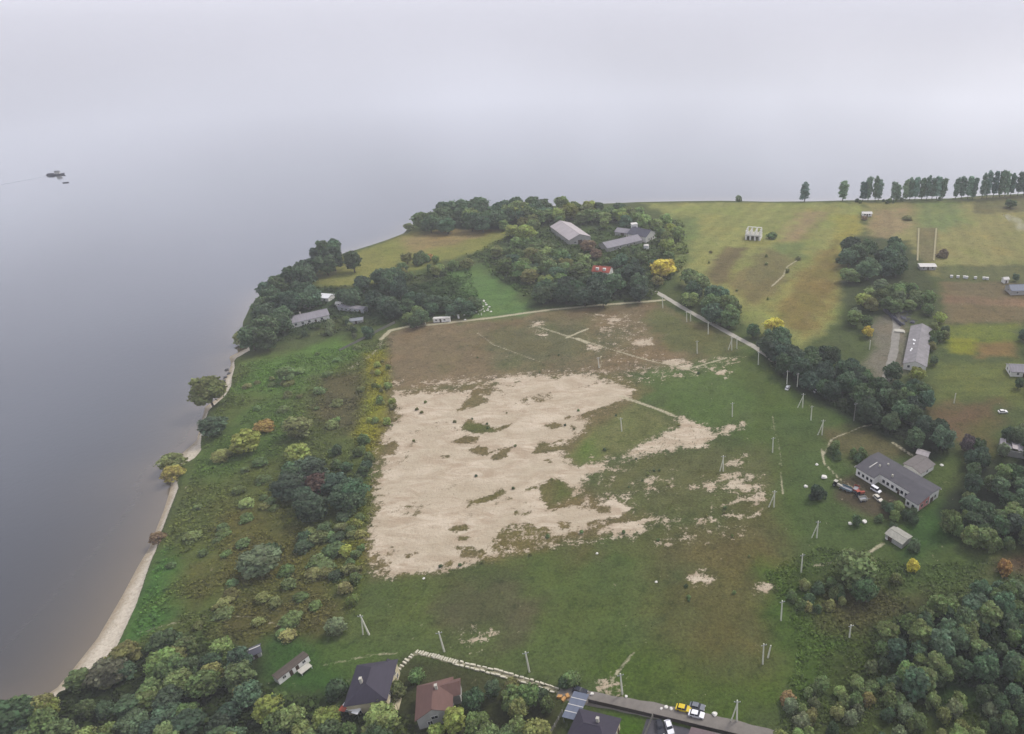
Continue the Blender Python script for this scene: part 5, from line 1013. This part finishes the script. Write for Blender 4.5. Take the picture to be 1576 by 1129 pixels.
pole(1233, 881, 'slim pale pole beside the low shrubs of the meadow edge'); pole(1202, 954, 'slim pale pole between the meadow edge shrubs and the brown grass'); pole(1174, 1021, 'tall pale pole at the tip of the brown grass patch'); pole(1182, 1011, 'short leaning pole next to the tall one at the brown grass patch', h=5, lean=8, arm=False)
pole(1307, 982, 'pale pole at the edge of the dense grove', h=6); pole(1134, 1109, 'two-legged pole beside the asphalt road', strut=-1.6, rz=0); pole(958, 1069, 'pale pole beside the roadside sand heap'); pole(815, 1035, 'pale pole standing over the upper row of blocks'); pole(684, 1003, 'pale pole over the crosswise blocks'); pole(568, 976, 'twin-legged pole leaning beside the grey-green bush', strut=-2.0, lean=-4, rz=0)
pole(655, 498, 'white pole at the left end of the field track', h=6.5); pole(1020, 474, 'pole at the fork of the gravel road and the field track', h=7.5); pole(984, 457, 'small pole before the dark hedge row', h=5); pole(1057, 495, 'left one of a faint pole pair below the gravel road', h=6.5); pole(1063, 494, 'right one of a faint pole pair below the gravel road', h=6.5); pole(957, 664, 'thin pole in the weedy island of the bare sand', h=7); pole(922, 566, 'thin pole on the upper sandy field', h=6)
pole(1314, 647, 'tall brown wooden pole before the dark tree belt', h=9.5, mat=WOOD); pole(1468, 620, 'pale stub post on the brown plot', h=5.5, arm=False); pole(1338, 538, 'white post under the golden tree', h=5.5, arm=False)
# ------------------------------------------------------------------ boats
HULL = M('dark_hull', (70, 72, 86), .5, .15)
x, y = P(86, 269, WATER_Z); t = thing('work_boat', 'dark work boat with a wheelhouse on the open water', 'boat', (x, y, WATER_Z), math.radians(20), None, (1.1, 1.1, 1.1))
deck = [(-7,-1.7),(4,-1.9),(7.6,0),(4,1.9),(-7,1.7)]; keel = [(-6.6,-1.3),(3.6,-1.4),(6.4,0),(3.6,1.4),(-6.6,1.3)]
MB().add([(a,b,-.4) for a,b in keel]+[(a,b,1.1+(.5 if a > 6 else 0)) for a,b in deck], [(4,3,2,1,0),(5,6,7,8,9)]+[(i,(i+1)%5,5+(i+1)%5,5+i) for i in range(5)]).build('hull', HULL, t)
o = MB().box(.2,3.6,-1.2,1.2,1.05,3.6).build('wheelhouse', GREYW, t); MB().box(3.6,3.66,-1.0,1.0,2.4,3.3).build('window', GLASS, o); MB().box(0,3.8,-1.35,1.35,3.6,3.75).build('wheelhouse_roof', HULL, t)
MB().tube((1.4,0,3.7),(1.4,0,6.4),.09,.05,8).build('mast', STEEL, t); MB().box(-6,-1.2,-1.1,1.1,1.05,1.9).build('hatch', HULL, t); MB().tube((-1,0,1),(-5.4,0,3.8),.08,.05,6).build('boom', STEEL, t)
def rowboat(label, px, py, rz, mat, s=1.0):
    x, y = P(px, py, WATER_Z); t = thing('rowing_boat', label, 'boat', (x, y, WATER_Z), math.radians(rz), None, (s, s, s))
    d = [(-2.2,-.7),(1,-.8),(2.6,0),(1,.8),(-2.2,.7)]; k = [(-2,-.45),(.9,-.5),(2.1,0),(.9,.5),(-2,.45)]; i_ = [(-2.1,-.6),(.95,-.7),(2.4,0),(.95,.7),(-2.1,.6)]
    MB().add([(a,b,-.15) for a,b in k]+[(a,b,.6) for a,b in d]+[(a,b,.55) for a,b in i_]+[(a*.9,b*.8,.1) for a,b in i_], [(4,3,2,1,0)]+[(i,(i+1)%5,5+(i+1)%5,5+i) for i in range(5)]+[(5+i,5+(i+1)%5,10+(i+1)%5,10+i) for i in range(5)]+[(10+i,10+(i+1)%5,15+(i+1)%5,15+i) for i in range(5)]+[(15,16,17,18,19)]).build('hull', mat, t)
    for q in (-1.2, .3): MB().box(q-.15,q+.15,-.62,.62,.38,.43).build('bench', WOOD, t)
rowboat('small dark dinghy behind the work boat', 101, 281, 25, HULL, 1.1); rowboat('white rowing boat at the headland clump', 487, 414, 60, WHITE, 1.5)

wk = MB(); x0, y0 = P(77, 270, WATER_Z); x1, y1 = P(-30, 290, WATER_Z); dv = Vector((x1-x0, y1-y0)); nv = Vector((-dv.y, dv.x)).normalized(); vs = []
for k in range(25):
    f = k/24; p = Vector((x0, y0))+dv*f; ww = .3+1.5*f; vs += [(p.x+nv.x*ww, p.y+nv.y*ww, WATER_Z+.02), (p.x, p.y, WATER_Z+.12*(1-f)+.03), (p.x-nv.x*ww, p.y-nv.y*ww, WATER_Z+.02)]
wk.add(vs, [(3*k+i, 3*k+i+1, 3*k+i+4, 3*k+i+3) for k in range(24) for i in range(2)])
wm, wn, wl, wb = newmat('wake_water'); wb.inputs['Base Color'].default_value = (.26, .28, .32, 1); wb.inputs['Roughness'].default_value = .5; wb.inputs['IOR'].default_value = 1.33
wo = wk.build('wake', wm, None, True); wo['kind'] = 'structure'
# ------------------------------------------------------------------ smoke and haze
def volume(name, mb, density, color, aniso=0.0, noise=None):
    m = bpy.data.materials.new(name); m.use_nodes = True; n = m.node_tree.nodes; n.clear(); l = m.node_tree.links.new
    o = n.new('ShaderNodeOutputMaterial'); v = n.new('ShaderNodeVolumePrincipled'); v.inputs['Color'].default_value = (*color, 1); v.inputs['Density'].default_value = density; v.inputs['Anisotropy'].default_value = aniso
    l(v.outputs[0], o.inputs['Volume']); ob = mb.build(name, m); ob['kind'] = 'stuff'; return ob
x, y, z = at(1572, 360); b = MB(); rs = []; n = 14
for k in range(9):
    f = k/8; r = .4+5.0*math.sin(math.pi*min(1, f*.8+.03))
    rs.append([(x-7*f*f*2+math.cos(2*math.pi*i/n)*r*1.2, y+math.sin(2*math.pi*i/n)*r, z+.3+15*f+.8*math.sin(i*2.1+k)) for i in range(n)])
b.add([p for r_ in rs for p in r_], [(k*n+i, k*n+(i+1)%n, (k+1)*n+(i+1)%n, (k+1)*n+i) for k in range(8) for i in range(n)]+[tuple(range(n-1,-1,-1)), tuple(range(8*n,9*n))])
sm = volume('smoke', b, .05, (.95, .95, .97)); sm['label'] = 'white smoke drifting over the far fallow field'; sm['category'] = 'smoke'
_n = sm.data.materials[0].node_tree; _z = _n.nodes.new('ShaderNodeTexNoise'); _z.inputs['Scale'].default_value = .14; _z.inputs['Detail'].default_value = 1; _t = _n.nodes.new('ShaderNodeTexCoord'); _r = _n.nodes.new('ShaderNodeMapRange')
_r.inputs[1].default_value = .38; _r.inputs[2].default_value = .85; _r.inputs[3].default_value = 0; _r.inputs[4].default_value = .075
_n.links.new(_t.outputs['Object'], _z.inputs['Vector']); _n.links.new(_z.outputs['Fac'], _r.inputs[0]); _n.links.new(_r.outputs[0], [q for q in _n.nodes if q.type == 'PRINCIPLED_VOLUME'][0].inputs['Density'])
hz = volume('haze', MB().box(-21000,21000,-21000,21000,-11,178), .00019, (.965, .97, 1.0))
hz['label'] = 'thin haze over the lake and the land'; hz['category'] = 'haze'
